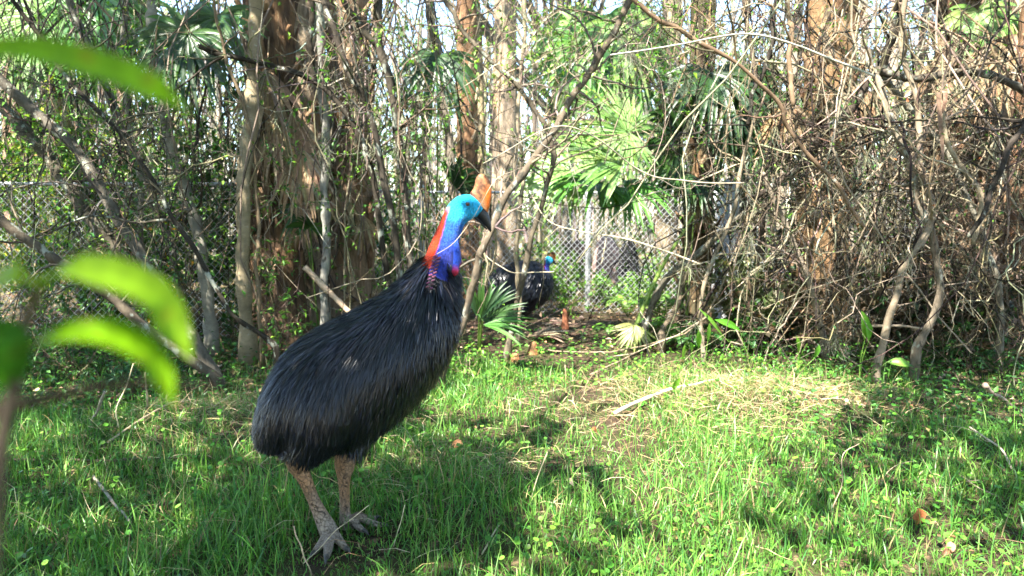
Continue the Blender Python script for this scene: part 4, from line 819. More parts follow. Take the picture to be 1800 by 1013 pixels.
shrub("shaded weed with broad leaves by the foot of the grey dead pole", 1340, 7.0, 0.5, 0.4, 8, 160, 0.08, DG)
shrub("grassy needle leaved shrub below the long brown branch", 1300, 7.6, 0.95, 0.7, 26, 1500, 0.10, [(0.10, 0.14, 0.05), (0.14, 0.18, 0.07), (0.2, 0.2, 0.1)])
shrub("bushy weed leaning on the fence beside the resting bird", 1000, 10.3, 0.75, 0.8, 14, 700, 0.055, BG)
shrub("dark weed mass under the vine tangle beside the bent tan trunk", 1660, 6.8, 0.55, 0.9, 14, 560, 0.05, DG)
shrub("low weed at the foot of the broad palm trunk", 1770, 6.6, 0.5, 0.8, 12, 420, 0.05, DG)
shrub("small green weed beside the short knobbed stub", 1140, 7.8, 0.35, 0.3, 8, 200, 0.05, BG)
shrub("leafy weed growing round the foot of the leaning sapling", 815, 6.2, 0.35, 0.35, 8, 130, 0.05, BG)
shrub("tall thin shrub in front of the reddish flaking palm", 655, 7.9, 1.9, 0.5, 9, 200, 0.045, BG)
shrub("thin leafy shrub before the dark sapling at the fence corner", 735, 9.4, 2.4, 0.7, 12, 420, 0.05, BG + DG)
for q, (px, Y, h, w, lab) in enumerate([(760, 12.0, 1.0, 0.9, "behind the blue neck"), (960, 12.2, 1.0, 0.9, "directly behind the head of the resting bird"), (1010, 12.6, 0.8, 0.9, "just before the dull brown boulder"), (1080, 11.8, 0.55, 0.9, "in front of the pinkish boulder"), (1135, 12.0, 0.6, 1.0, "in front of the black humped boulder"),
        (1180, 12.0, 1.0, 1.0, "behind the upright fern fronds"), (930, 14.0, 1.5, 1.2, "beside the sunlit stout trunk"), (820, 14.5, 1.5, 1.2, "at the foot of the rusty palm"), (1230, 13.5, 1.6, 1.2, "behind the slim dark palm"), (1300, 12.0, 1.7, 1.1, "behind the needle leaved shrub"), (1400, 11.5, 1.8, 1.2, "behind the grey dead pole"),
        (1520, 11.0, 1.3, 1.2, "seen through the square grid wire"), (1620, 11.4, 2.0, 1.3, "behind the bent tan trunk"), (1740, 11.0, 1.9, 1.3, "behind the very broad palm"), (330, 11.0, 2.6, 1.5, "behind the pale mottled trunk"), (420, 11.5, 2.2, 1.3, "behind the smooth beige trunk"), (230, 12.4, 3.2, 1.8, "behind the thin straight grey stem"), (560, 12.0, 2.2, 1.2, "behind the cream barked palm"), (680, 12.4, 2.4, 1.2, "behind the crooked blackish sapling")]):
    shrub("loose shrub growing beyond the fence " + lab, px, Y, h, w, 14, 1300 if q < 9 else 700 if h < 2.5 else 1800, 0.075, BG + [(0.26, 0.42, 0.08)] if q < 5 or q in (14, 16) else BG + DG, "shrubs beyond the fences")

SHADE_BROWN = [(0.10, 0.07, 0.045), (0.06, 0.05, 0.035), (0.16, 0.11, 0.07), (0.03, 0.07, 0.02)]  # dark leaf tones standing in for shade inside the thicket
for px, Y, h, w, nl, lab, cols in ((250, 9.6, 2.3, 1.3, 2300, "dense dark bush added as shade behind the fence by the thin grey stem", DG), (340, 9.3, 2.5, 1.2, 2300, "dense dark bush added as shade behind the fence end under the palm fronds", DG), (420, 9.6, 2.4, 1.1, 1800, "dark bush added as shade behind the fence near the brown palm trunk", DG), (170, 9.2, 0.9, 1.1, 900, "low dark bush added as shade behind the shaded fence", DG + BG), (680, 10.8, 1.9, 1.0, 1500, "dusky bush added as shade in the fence corner behind the dark saplings", DG + BG),
        (1330, 9.4, 2.0, 1.1, 1700, "dark brown bush added as shade between the slim palm and the orange booted palm", SHADE_BROWN), (1540, 9.2, 1.5, 1.0, 900, "low brown bush added as shade behind the grid wire", SHADE_BROWN), (1610, 9.3, 2.7, 1.0, 1900, "tall brown bush added as shade behind the knot of vines", SHADE_BROWN), (1360, 7.4, 0.8, 0.8, 900, "low brown bush added as shade at the foot of the orange booted palm", SHADE_BROWN), (1600, 7.2, 0.95, 0.9, 1100, "low brown bush added as shade beneath the vine tangle", SHADE_BROWN), (1740, 7.2, 1.3, 0.9, 1300, "brown bush added as shade against the broad palm trunk", SHADE_BROWN)):
    shrub(lab, px, Y, h, w, 14, nl, 0.11 if cols is SHADE_BROWN else 0.12, cols)  # bushes added as dark masses where the thickets lie in shade

for x, y, h, lab in ((-5.5, -4.5, 4.2, "added unseen bush blocking sky light across from the big bird"), (-2.2, -5.5, 4.6, "added unseen bush blocking sky light before the breast of the big bird"), (1.2, -5.2, 4.2, "added unseen bush blocking sky light facing the bleached white stick"), (4.6, -4.8, 4.6, "added unseen bush blocking sky light facing the bent tan trunk"), (-7.5, -0.5, 4.2, "added unseen bush blocking sky light at the shaded end of the clearing"), (7.4, -0.8, 4.2, "added unseen bush blocking sky light at the weedy end of the clearing")):
    shrub(lab, 0, 0, h, 2.6, 26, 3000, 0.24, DG, base=(x, y, float(gz(x, y))))  # unseen bushes added around the camera to block low sky light

# ------------------------------------------------------------------ vines and twigs nobody could count
def tangle(label, n, x0, x1, ytop, ybot, Y0, Y1, rad, cols, p, m2, seed, side=120, ground_share=0.5):
    rng = np.random.default_rng(seed); Y = rng.uniform(Y0, Y1, n); a = rng.uniform(x0, x1, n)
    A = W(a, rng.uniform(*ytop, n), Y); Bx = a + rng.normal(0, side, n); B = W(Bx, rng.uniform(*ybot, n), Y + rng.normal(0, 0.4, n))
    B[:, 2] = np.maximum(B[:, 2], gz(B[:, 0], B[:, 1])); k = 14; u = np.linspace(0, 1, k)[None, :, None]
    P = A[:, None] * (1 - u) + B[:, None] * u; L = np.linalg.norm(B - A, axis=1)[:, None, None]
    bow = rng.normal(0, 0.14, (n, 1, 3)) * L; P = P + bow * np.sin(u * math.pi)
    for fq, am in ((2.3, 0.05), (4.7, 0.028), (9.1, 0.014)):
        ph = rng.uniform(0, 6.28, (n, 1, 3)); P = P + am * np.sin(u * fq * 3.0 + ph) * np.minimum(L, 1.5)
    rr = (rng.uniform(*rad, n) ** 1.0)[:, None] * np.linspace(1.1, 0.75, k); mb = MB(); c = pick(cols, n, p, rng=rng); mb.tubes(P, rr, 5, c)
    S, d, r = spawn(P, rr, m2, 1.0, 0.0, 0.0, rng); T = grow(S, d, rng.uniform(0.12, 0.6, m2), 6, 0.26, -0.02, rng); rt = np.clip(r * 0.45, 0.001, 0.0035)[:, None] * np.linspace(1, 0.4, 6)
    mb.tubes(T, rt, 3, pick(cols, m2, p, rng=rng))
    o = mb.build("vine_tangle", M['twig'], None); tag(o, label, "vines", kind="stuff"); return P, T
TW = [(0.185, 0.145, 0.095), (0.085, 0.065, 0.045), (0.022, 0.018, 0.014), (0.31, 0.26, 0.185)]  # palest and near-black tones paint in sunlit and shaded twigs
Pv, Tv = tangle("dense tangle of bare tan and dark vines draped over the palms and grid fence", 250, 1300, 1900, (-120, 330), (250, 680), 6.0, 8.3, (0.003, 0.010), TW, [0.28, 0.22, 0.32, 0.18], 2300, 3, 250)
Pc, Tc = tangle("web of thin pale twigs hanging before the palmetto fans", 95, 800, 1290, (-120, 60), (60, 300), 5.8, 9.0, (0.0018, 0.006), TW, [0.34, 0.22, 0.16, 0.28], 900, 4, 170)
Pl, Tl = tangle("thin bare twigs and vines strung between the leaning saplings and shaggy palms", 230, -60, 760, (-120, 300), (250, 650), 6.2, 9.0, (0.002, 0.007), TW, [0.22, 0.34, 0.3, 0.14], 1700, 5, 130)
Pf, Tf = tangle("pale twiggy thicket in the woods beyond the fence", 300, -200, 2000, (-200, 300), (200, 480), 11.5, 19.0, (0.004, 0.014), [(0.27, 0.235, 0.18), (0.18, 0.15, 0.11), (0.09, 0.075, 0.055), (0.36, 0.32, 0.26)], None, 3000, 6, 160)
tangle("thin upright grey brown stems crowding the edge of the woods", 105, -60, 770, (-160, 60), (380, 600), 7.6, 11.5, (0.005, 0.015), [(0.15, 0.12, 0.09), (0.06, 0.05, 0.04), (0.22, 0.19, 0.15), (0.03, 0.025, 0.02)], None, 800, 14, 45)
tangle("dry brush heaped along the foot of the vine tangle", 190, 1400, 1900, (260, 520), (540, 690), 6.0, 7.8, (0.002, 0.007), TW, [0.3, 0.28, 0.24, 0.18], 1300, 15, 110)
def moss(label, src, n, seed, Lr=(0.15, 0.5), col=((0.24, 0.25, 0.17), (0.17, 0.18, 0.12), (0.32, 0.32, 0.23))):
    rng = np.random.default_rng(seed); m, k, _ = src.shape; i = rng.integers(0, m, n); j = rng.integers(0, k, n); S = np.repeat(src[i, j], 14, 0) + rng.normal(0, 0.02, (n * 14, 3))
    L = np.repeat(rng.uniform(*Lr, n), 14) * rng.uniform(0.4, 1, n * 14); P = grow(S, np.tile([0, 0, -1.0], (n * 14, 1)) + rng.normal(0, 0.3, (n * 14, 3)), L, 8, 0.38, -0.16, rng)
    mb = MB(); mb.tubes(P, 0.0016, 3, pick(col, n * 14, rng=rng)); tag(mb.build("hanging_moss", M['moss'], None), label, "moss", kind="stuff")
moss("grey green hanging moss on the vine tangle", Pv, 130, 7); moss("grey green hanging moss on the twig web", Pc, 46, 8); moss("grey green hanging moss among the leaning saplings", Pl, 90, 9)
def scatter_leaves(label, srcs, n, cols, seed, size=0.04, name="vine_leaves"):
    rng = np.random.default_rng(seed); mb = MB(); leafset(mb, np.concatenate(srcs), n, size, cols, rng=rng); tag(mb.build(name, M['leaf'], None), label, "leaves", kind="stuff")
scatter_leaves("sparse small green leaves on the twigs of the leaning saplings", [Tl], 9000, BG + DG + [LIME], 21, 0.05)
scatter_leaves("sparse small green leaves on the twig web", [Tc], 2600, BG + [LIME], 22, 0.045)
scatter_leaves("few green and rusty leaves caught in the vine tangle", [Tv], 2200, BG + DG + [(0.34, 0.13, 0.05), (0.3, 0.2, 0.1)], 23)
scatter_leaves("scattered light green leaves of the thicket beyond the fence", [Tf], 20000, BG + [(0.3, 0.4, 0.1), LIME], 24, 0.085)
# strap leaf caught on the vines
t = thing("strap_leaf", "brown drooping strap leaf hung over the vines", "dead leaf", W(1655, 160, 5.85)); 
mb = MB(); mb.ribbons(np.stack([crom([W(1650, 162, 5.85), W(1652, 205, 5.84), W(1656, 250, 5.86), W(1658, 285, 5.85)], 10), crom([W(1658, 160, 5.86), W(1662, 165, 5.82), W(1660, 185, 5.8), W(1656, 200, 5.8)], 10)]), 0.045 * np.array([0.7, 1, 1, 1, 0.95, 0.9, 0.8, 0.7, 0.5, 0.2]), np.array([1.0, 0.25, 0]), jit((0.27, 0.18, 0.13), 2)); mb.build("blade", M['dead'], t)

# ------------------------------------------------------------------ woods beyond the fence
FT = [("pale cream", (0.46, 0.39, 0.29)), ("light grey", (0.36, 0.33, 0.28)), ("dull brown", (0.22, 0.16, 0.11)), ("reddish tan", (0.40, 0.25, 0.16)), ("greyish beige", (0.36, 0.30, 0.22)), ("dark umber", (0.13, 0.10, 0.075)), ("sandy yellow", (0.44, 0.34, 0.20))]
def pine_proto(seed, H):
    rng = np.random.default_rng(seed); t = thing("far_tree", FT[seed % 100][0] + " trunk among the far trees beyond the fence", "tree", (0, 0, 0), "far trees, " + FT[seed % 100][0])
    k = 26; z = np.linspace(-0.2, H, k); P = np.stack([0.12 * np.sin(z * 0.5 + seed), 0.1 * np.cos(z * 0.4), z], -1) + rng.normal(0, 0.012, (k, 3)); r0 = rng.uniform(0.06, 0.15); rr = np.linspace(r0, r0 * 0.45, k)
    mb = MB(); mb.tubes(P[None], rr, 9, trunkcol(np.array(FT[seed % 100][1]) * 0.72, 1, k, rng=rng), rough=0.05); mb.build("trunk", M['smooth_bark'], t)
    nb = 36; S, d, r = spawn(P[None], rr[None], nb, 1.0, 0.25, 0.12, rng); B = grow(S, d, rng.uniform(0.5, 1.8, nb), 7, 0.2, 0.03, rng); rb = np.linspace(0.014, 0.005, 7)[None] * np.ones((nb, 1))
    mb = MB(); mb.tubes(B, rb, 4, jit((0.19, 0.16, 0.12), nb, rng=rng)); m = 150; S, d, r = spawn(B, rb, m, 0.9, 0.1, 0.1, rng); T = grow(S, d, rng.uniform(0.25, 0.8, m), 5, 0.22, 0, rng); mb.tubes(T, 0.004, 3, jit((0.2, 0.17, 0.13), m, rng=rng)); mb.build("branch", M['twig'], t)["kind"] = "stuff"
    mb = MB(); leafset(mb, T, 420, 0.09, BG + [(0.3, 0.36, 0.12), (0.12, 0.2, 0.05)], rng=rng); mb.build("crown", M['leaf'], t); return t
protos = [pine_proto(100 + i, 11 + i % 3 * 2) for i in range(7)]
rng = np.random.default_rng(77); used = set()
for q in range(84):
    Y = 12.5 + 34 * (q / 84) ** 1.15; px = rng.uniform(-260, 2060)
    if 930 < px < 1010 and q % 3: px += 120
    p = q % 7; o = protos[p] if p not in used else copy_tree(protos[p]); used.add(p)
    g = G(px, Y); o.location = g; o.rotation_euler.z = rng.uniform(0, 6.28); s = rng.uniform(0.75, 1.25); o.scale = (s, s, rng.uniform(0.85, 1.15))
def far_woods():
    rng = np.random.default_rng(5); n = 52000; Y = rng.uniform(26, 70, n); x = rng.uniform(-1, 1, n) * (Y * 0.95 + 4)
    P0 = np.stack([x, Y, 0 * x], -1); top = 0.27 * Y * (1.0 + 0.55 * noise(P0, 0.21)) + 1.5
    px = CX + F * x / Y; gap = np.exp(-((px - 1010) / 150) ** 2) * 0.45; z = rng.random(n) ** 1.25 * top * (1 - gap)
    mb = MB(); C = np.stack([x, Y, z], -1); keep = noise(C, 0.9) + 0.35 * rng.normal(size=n) > -0.35; C = C[keep]; n = len(C)
    mb.leaves(C, rdir(n, rng), nrm(rdir(n, rng) + [0, -0.5, 0.7]), rng.uniform(0.25, 0.6, n), rng.uniform(0.12, 0.3, n), pick([(0.13, 0.22, 0.06), (0.2, 0.26, 0.1), (0.32, 0.3, 0.18), (0.1, 0.15, 0.06), (0.36, 0.32, 0.22)], n, rng=rng))
    m = 1500; Y = rng.uniform(24, 66, m); x = rng.uniform(-1, 1, m) * (Y * 0.9 + 4); S = np.stack([x, Y, gz(x, Y)], -1); T = grow(S, np.tile([0, 0, 1.0], (m, 1)) + rng.normal(0, 0.1, (m, 3)), rng.uniform(4, 15, m), 7, 0.05, 0, rng)
    mb.tubes(T, rng.uniform(0.03, 0.11, (m, 1)) * np.linspace(1, 0.35, 7), 5, pick([(0.3, 0.26, 0.2), (0.2, 0.17, 0.13), (0.13, 0.105, 0.08), (0.36, 0.32, 0.26)], m, rng=rng))
    tag(mb.build("far_woods", M['leaf'], None), "far off woods of pale trunks and thin foliage", "woods", kind="stuff")
far_woods()
def boulder(label, px, py, Y, w, h, col):
    c = G(px, Y); th = np.linspace(0.02, math.pi * 0.62, 14); a = np.linspace(0, 2 * math.pi, 24, endpoint=False)
    rg = np.array([c + np.stack([w / 2 * math.sin(q) ** 0.8 * np.cos(a), w * 0.4 * math.sin(q) ** 0.8 * np.sin(a), h * math.cos(q) + 0 * a], -1) for q in th]); rg += 0.09 * w * noise(rg, 2.4 / w)[..., None] * nrm(rg - c)
    mb = MB(); mb.loft(rg, col); tag(mb.build("boulder", M['rock'], None), label, "boulder")
boulder("black humped boulder beyond the fence, right of no path, above the low green shrubs".replace(", right of no path,", ""), 1105, 430, 14.0, 0.48, 1.04, (0.012, 0.012, 0.014))
boulder("pinkish brown boulder beyond the fence beside the black humped one", 1066, 430, 15.5, 0.7, 1.05, (0.33, 0.22, 0.19))
boulder("dull brown boulder beyond the fence just past the post", 1018, 425, 16.5, 0.7, 0.9, (0.16, 0.11, 0.09))

# ------------------------------------------------------------------ the floor of the place
def grass():
    rng = np.random.default_rng(31); n = 175000; Y = rng.uniform(1.55, 8.0, n); x = rng.uniform(-1, 1, n) * (Y * 0.80 + 1.0)
    P0 = np.stack([x, Y, 0 * x], -1); n1 = noise(P0, 2.3); n2 = noise(P0 + 5, 5.5); n3 = noise(P0 + 9, 0.9)
    px, py = toPx(P0)
    d = 0.84 + 0.40 * n1 + 0.28 * n2
    d *= 1 - 0.92 * np.exp(-(((px - 1050) / 70) ** 2 + ((py - 690) / 62) ** 2)); d *= 1 - 0.85 * np.exp(-(((px - 1105) / 75) ** 2 + ((py - 775) / 32) ** 2)); d *= 1 - 0.8 * np.exp(-(((px - 930) / 90) ** 2 + ((py - 830) / 30) ** 2))
    d *= np.clip((7.2 - Y + 0.5 * n3) / 1.0, 0, 1); d = np.where((x < -1.5) & (Y > 5.2), d * 0.35, d); d = np.where((x > 2.1) & (Y > 4.6), d * 0.35, d); d = np.where((x > 1.6) & (Y < 4.8), d * 0.75, d)
    k_ = rng.random(n) < d; x, Y, n1, n2, px, py = x[k_], Y[k_], n1[k_], n2[k_], px[k_], py[k_]; n = len(x)
    B = np.stack([x, Y, gz(x, Y) - 0.005], -1); L = rng.gamma(4, 0.021, n) * (1 + 0.5 * n1 + 0.2 * n2) * np.interp(Y, [1.6, 4, 7], [1.15, 1.05, 0.9]); L = np.clip(L, 0.03, 0.30); L *= 1 - 0.75 * np.exp(-(((x + 0.70) / 0.26) ** 2 + ((Y - 2.80) / 0.36) ** 2) ** 1.5)
    a = rng.uniform(0, 6.28, n); lean = rng.beta(1.6, 2.2, n) * 1.1; h = np.stack([np.cos(a), np.sin(a), 0 * a], -1); k = 4; P = np.zeros((n, k, 3)); P[:, 0] = B
    for i in range(1, k):
        an = lean * (0.25 + 0.6 * i); dd = h * np.sin(an)[:, None]; dd[:, 2] = np.cos(an); P[:, i] = P[:, i - 1] + dd * (L / (k - 1))[:, None]
    P[:, 1:, 2] = np.maximum(P[:, 1:, 2], B[:, None, 2] + 0.004)
    S = np.stack([-np.sin(a), np.cos(a), 0 * a], -1) + rng.normal(0, 0.5, (n, 3)) * [1, 1, 0.3]; S = nrm(S)[:, None, :]
    wd = rng.uniform(0.0028, 0.0068, (n, 1)) * np.interp(Y, [1.6, 7], [0.95, 1.35])[:, None] * np.array([0.8, 1, 0.75, 0.08])
    c = pick([(0.095, 0.245, 0.035), (0.135, 0.30, 0.05), (0.065, 0.20, 0.045), (0.21, 0.36, 0.07)], n, [0.35, 0.3, 0.2, 0.15], 0.2, rng); st = rng.random(n) < 0.035 + 0.10 * (n2 > 0.45); c[st] = pick([STRAW, (0.33, 0.25, 0.12)], st.sum(), rng=rng)
    mb = MB(); mb.ribbons(P, wd, S, c); tag(mb.build("grass", M['grass'], None), "short lush green grass covering the clearing", "grass", kind="stuff")
    # dry straw
    m = 6500; ctr = np.array([(1.75, 5.15, 0.55, 0.3), (1.35, 5.9, 0.4, 0.3), (2.3, 5.6, 0.5, 0.3), (-2.0, 4.6, 0.5, 0.3), (-1.75, 5.0, 0.35, 0.25), (-0.35, 3.9, 0.3, 0.2), (0.5, 5.2, 0.8, 0.6), (-1.5, 3.7, 0.8, 0.5), (1.0, 3.9, 1.2, 0.8)])
    q = rng.choice(len(ctr), m, p=[0.26, 0.1, 0.08, 0.14, 0.1, 0.06, 0.09, 0.08, 0.09]); x = ctr[q, 0] + rng.normal(0, 1, m) * ctr[q, 2]; Y = ctr[q, 1] + rng.normal(0, 1, m) * ctr[q, 3]; Y = np.maximum(Y, 1.8)
    B = np.stack([x, Y, gz(x, Y) + rng.uniform(0, 0.05, m)], -1); D = rdir(m, rng); D[:, 2] = np.abs(D[:, 2]) * 0.5; Pp = grow(B, D, rng.uniform(0.08, 0.28, m), 4, 0.25, -0.25, rng); Pp[..., 2] = np.maximum(Pp[..., 2], gz(Pp[..., 0], Pp[..., 1]) + 0.01)
    mb = MB(); mb.ribbons(Pp, rng.uniform(0.002, 0.0045, (m, 1)) * np.array([1, 1, 0.8, 0.2]), nrm(rdir(m, rng))[:, None], pick([STRAW, (0.5, 0.42, 0.25), (0.27, 0.19, 0.1)], m, rng=rng)); tag(mb.build("dry_grass", M['dead'], None), "bleached dry straw lying through the grass", "straw", kind="stuff")
    # broad ground weeds low in the grass
    m = 9000; Y = rng.uniform(1.7, 6.5, m); x = rng.uniform(-1, 1, m) * (Y * 0.8 + 0.6); kp = noise(np.stack([x, Y, 0 * x], -1), 3.4) > 0.25; x, Y = x[kp], Y[kp]; m = len(x); c = np.stack([x, Y, gz(x, Y) + rng.uniform(0.01, 0.07, m)], -1); D = rdir(m, rng); D[:, 2] = np.abs(D[:, 2]) * 0.5; D = nrm(D); L = rng.uniform(0.02, 0.05, m)
    mb = MB(); mb.leaves(c, D, nrm(rdir(m, rng) * 0.4 + [0, 0, 1.0]), L, L * rng.uniform(0.4, 0.7, m), pick([(0.09, 0.22, 0.03), (0.14, 0.29, 0.04), (0.06, 0.16, 0.04), (0.3, 0.2, 0.09)], m, rng=rng), 0.1); tag(mb.build("broadleaf_weeds", M['leaf'], None), "broad leaved weeds and litter low in the grass", "weeds", kind="stuff")
    # round leaved weeds and clover
    m = 9500; u = rng.random(m); Y = np.where(u < 0.45, rng.uniform(1.7, 5.5, m), rng.uniform(5.8, 8.6, m)); x = rng.uniform(-1, 1, m) * (Y * 0.75 + 0.6); P0 = np.stack([x, Y, 0 * x], -1); nn = noise(P0, 2.0)
    keep = (nn > 0.0) | ((Y > 5.8) & (np.abs(x - 0.9) < 1.9) & (nn > -0.7)) | ((x > 1.2) & (Y < 6)); x, Y = x[keep], Y[keep]; m = len(x); bad = (Y > 8.4) ; 
    r = rng.uniform(0.007, 0.019, m) * np.interp(Y, [2, 6, 8], [0.8, 1.1, 1.3]); hgt = rng.uniform(0.03, 0.10, m); c = np.stack([x, Y, gz(x, Y) + hgt], -1); N = nrm(rdir(m, rng) * 0.45 + [0, -0.15, 1.0]); U = nrm(np.cross(N, rdir(m, rng))); V2 = np.cross(N, U)
    a = np.linspace(0, 2 * math.pi, 8)[:-1] + 0.2; X = c[:, None] + r[:, None, None] * (np.cos(a)[None, :, None] * U[:, None] + np.sin(a)[None, :, None] * V2[:, None]); X = np.concatenate([c[:, None] - N[:, None] * (r * 0.2)[:, None, None], X], 1)
    b0 = np.arange(m)[:, None] * 8; T = np.vstack([b0 + [0, 1 + j, 1 + (j + 1) % 7] for j in range(7)]); mb = MB(); mb.add(X, T, None, np.repeat(pick([(0.10, 0.27, 0.03), (0.16, 0.36, 0.04), (0.08, 0.22, 0.03)], m, rng=rng), 8, 0))
    mb.tubes(np.stack([c - [0, 0, 0.1], c], 1), 0.0011, 3, (0.12, 0.25, 0.04)); tag(mb.build("clover", M['leaf'], None), "round leaved weeds and clover spread through the grass", "weeds", kind="stuff")
    # leaf litter on the bare soil and in the woods
    m = 9000; Y = rng.uniform(5.0, 16.0, m); x = rng.uniform(-1, 1, m) * (Y * 0.8 + 0.5); kp = (Y > 7.4) | (x < -1.6) | (x > 2.2); x, Y = x[kp], Y[kp]; m = len(x); c = np.stack([x, Y, gz(x, Y) + rng.uniform(0.004, 0.035, m)], -1); D = rdir(m, rng); D[:, 2] *= 0.25; D = nrm(D)
    mb = MB(); L = rng.uniform(0.04, 0.11, m); mb.leaves(c, D, nrm(rdir(m, rng) * 0.5 + [0, 0, 1.0]), L, L * rng.uniform(0.3, 0.6, m), pick([(0.24, 0.14, 0.08), (0.34, 0.23, 0.14), (0.15, 0.09, 0.06), (0.42, 0.32, 0.22)], m, rng=rng), 0.15); tag(mb.build("leaf_litter", M['dead'], None), "brown leaf litter under the trees and along the fence", "leaf litter", kind="stuff")
    # dark ground weeds under the thickets
    m = 16000; Y = rng.uniform(4.3, 8.5, m); x = rng.uniform(-1, 1, m) * (Y * 0.8 + 0.8); kp = ((x < -1.5) & (Y > 4.9)) | ((x > 1.9) & (Y > 4.2)); kp &= noise(np.stack([x, Y, 0 * x], -1), 2.2) > -0.45; x, Y = x[kp], Y[kp]; m = len(x); c = np.stack([x, Y, gz(x, Y) + rng.random(m) ** 1.6 * 0.22], -1); D = rdir(m, rng); D[:, 2] = np.abs(D[:, 2]) * 0.6; D = nrm(D); L = rng.uniform(0.025, 0.065, m)
    mb = MB(); mb.leaves(c, D, nrm(rdir(m, rng) * 0.5 + [0, 0, 1.0]), L, L * rng.uniform(0.4, 0.65, m), pick([(0.06, 0.18, 0.03), (0.09, 0.24, 0.04), (0.05, 0.14, 0.04)], m, rng=rng), 0.1); tag(mb.build("ground_weeds", M['leaf'], None), "low leafy weeds along the foot of the thickets", "weeds", kind="stuff")
grass()

# ------------------------------------------------------------------ sticks, fallen leaves, knees
def stick(label, pts, r0, r1, col, name="fallen_stick", lift=0.02, air=False, twigs=0, mat='twig'):
    """pts: (px, py) on the ground, or (px, py, Y) in the air"""
    P = []
    for p in pts:
        if len(p) == 2:
            Y = CAMH * F / (p[1] - HOR) ; g = G(p[0], Y); P.append(g + [0, 0, lift])
        else: P.append(W(*p))
    P = crom(P, 22); P += 0.0006 * np.mean(P[:, 1]) * np.sin(np.linspace(0, 14, 22))[:, None] * R.normal(0, 1, 3); Ym = P[:, 1]
    rr = np.linspace(r0, r1, 22) * Ym / F * (1 + 0.08 * R.normal(size=22)); t = thing(name, label, "stick", P[0])
    mb = MB(); mb.tubes(P[None], rr, 7, trunkcol(col, 1, 22, 0.15), cap=True, rough=0.05); mb.build("stem", M[mat], t)
    if twigs:
        S, d, r = spawn(P[None], rr[None], twigs, 0.8, 0.2, 0.2); B = grow(S, d, R.uniform(0.08, 0.3, twigs), 6, 0.2); mb = MB(); mb.tubes(B, np.linspace(0.0025, 0.001, 6), 4, col); mb.build("twig", M['twig'], t)["kind"] = "stuff"
stick("bleached white stick lying in the sunlit grass", [(1085, 742), (1150, 722), (1205, 712), (1262, 708)], 4.2, 2.6, (0.62, 0.52, 0.38), lift=0.05)
stick("thin pale stick lying along the shaded bank", [(172, 808), (260, 768), (300, 748), (335, 705, 5.0)], 2.2, 1.6, (0.36, 0.28, 0.19), lift=0.06, twigs=3)
stick("long dark fallen stick half hidden in the shaded grass", [(-30, 832), (90, 829), (200, 828), (330, 826)], 2.8, 2.2, (0.12, 0.09, 0.06), lift=0.04)
stick("short grey stick lying in the shaded grass", [(142, 858), (175, 905), (205, 945)], 3.0, 2.2, (0.30, 0.25, 0.2), lift=0.06)
stick("curved grey stick propped on the weeds of the shaded bank", [(140, 762), (170, 725, 4.6), (183, 690, 4.5)], 2.2, 2.6, (0.34, 0.30, 0.24), lift=0.02)
stick("thin straw coloured stem leaning among the bank weeds", [(198, 790), (205, 725, 4.3), (236, 640, 4.3)], 1.4, 1.0, (0.5, 0.43, 0.27))
stick("dry bent stem standing in the bank weeds", [(268, 770), (262, 735, 4.7), (258, 690, 4.7), (255, 655, 4.7)], 2.2, 1.4, (0.34, 0.26, 0.16))
stick("long straw stem bowed over the grass towards the bottom of the clearing", [(845, 1016), (880, 960), (920, 910, 3.35), (945, 840, 3.3), (962, 795, 3.3)], 1.6, 0.9, (0.5, 0.42, 0.27), lift=0.02)
stick("straw stem leaning across the feet of the big bird", [(515, 1010, 2.75), (560, 965, 2.72), (600, 925, 2.72), (648, 890, 2.75)], 0.8, 0.6, (0.5, 0.42, 0.28))
stick("short dead stem stuck upright beside the foot of the big bird", [(548, 1012, 2.62), (530, 965, 2.62), (515, 925, 2.62)], 1.2, 1.5, (0.40, 0.30, 0.2))
stick("thin straw stem upright in the grass near the feet of the big bird", [(676, 1010, 2.9), (695, 950, 2.9), (712, 888, 2.9)], 1.0, 0.8, (0.46, 0.4, 0.26))
stick("kinked dry twig standing in the sunlit grass edge", [(1435, 1010, 3.3), (1440, 960, 3.3), (1465, 890, 3.3), (1480, 850, 3.3), (1482, 800, 3.3), (1510, 780, 3.3)], 1.0, 0.8, (0.36, 0.27, 0.19))
stick("grey stick slanting through the shaded weeds", [(1806, 848), (1760, 790, 4.0), (1725, 765, 4.2), (1700, 748, 4.4)], 2.0, 1.6, (0.40, 0.33, 0.25), twigs=2)
stick("thick broken stick with a pale cut end poking from the weeds", [(1805, 728, 5.3), (1765, 705, 5.3), (1730, 678, 5.2)], 3.6, 4.4, (0.33, 0.25, 0.19))
stick("level dry stick lying at the foot of the vine tangle", [(1528, 574, 6.4), (1580, 573, 6.4), (1640, 580, 6.4)], 2.6, 2.0, (0.38, 0.29, 0.2))
stick("fallen brown stick at the edge of the bare soil", [(1040, 668), (1090, 645), (1130, 625)], 1.8, 1.2, (0.3, 0.22, 0.15), lift=0.04)
stick("bare twig lying in the weeds by the brown curled leaf", [(1710, 866), (1745, 890), (1780, 905)], 1.6, 1.2, (0.33, 0.26, 0.18), lift=0.05)
stick("thin arched twig bent over the shaded weeds", [(1540, 882, 3.6), (1560, 830, 3.7), (1600, 812, 3.8), (1640, 818, 3.9)], 1.0, 0.8, (0.3, 0.24, 0.16))
stick("pale bent twig hanging across the back of the resting bird", [(845, 440, 7.0), (880, 470, 7.0), (915, 480, 7.0), (975, 477, 7.0)], 1.1, 0.8, (0.5, 0.42, 0.3), name="dead_twig")
stick("thin straw twig crossing the blue neck", [(768, 447, 2.78), (800, 425, 2.74), (830, 385, 2.74), (870, 318, 2.8), (905, 300, 3.0)], 0.55, 0.45, (0.5, 0.4, 0.28), name="dead_twig")
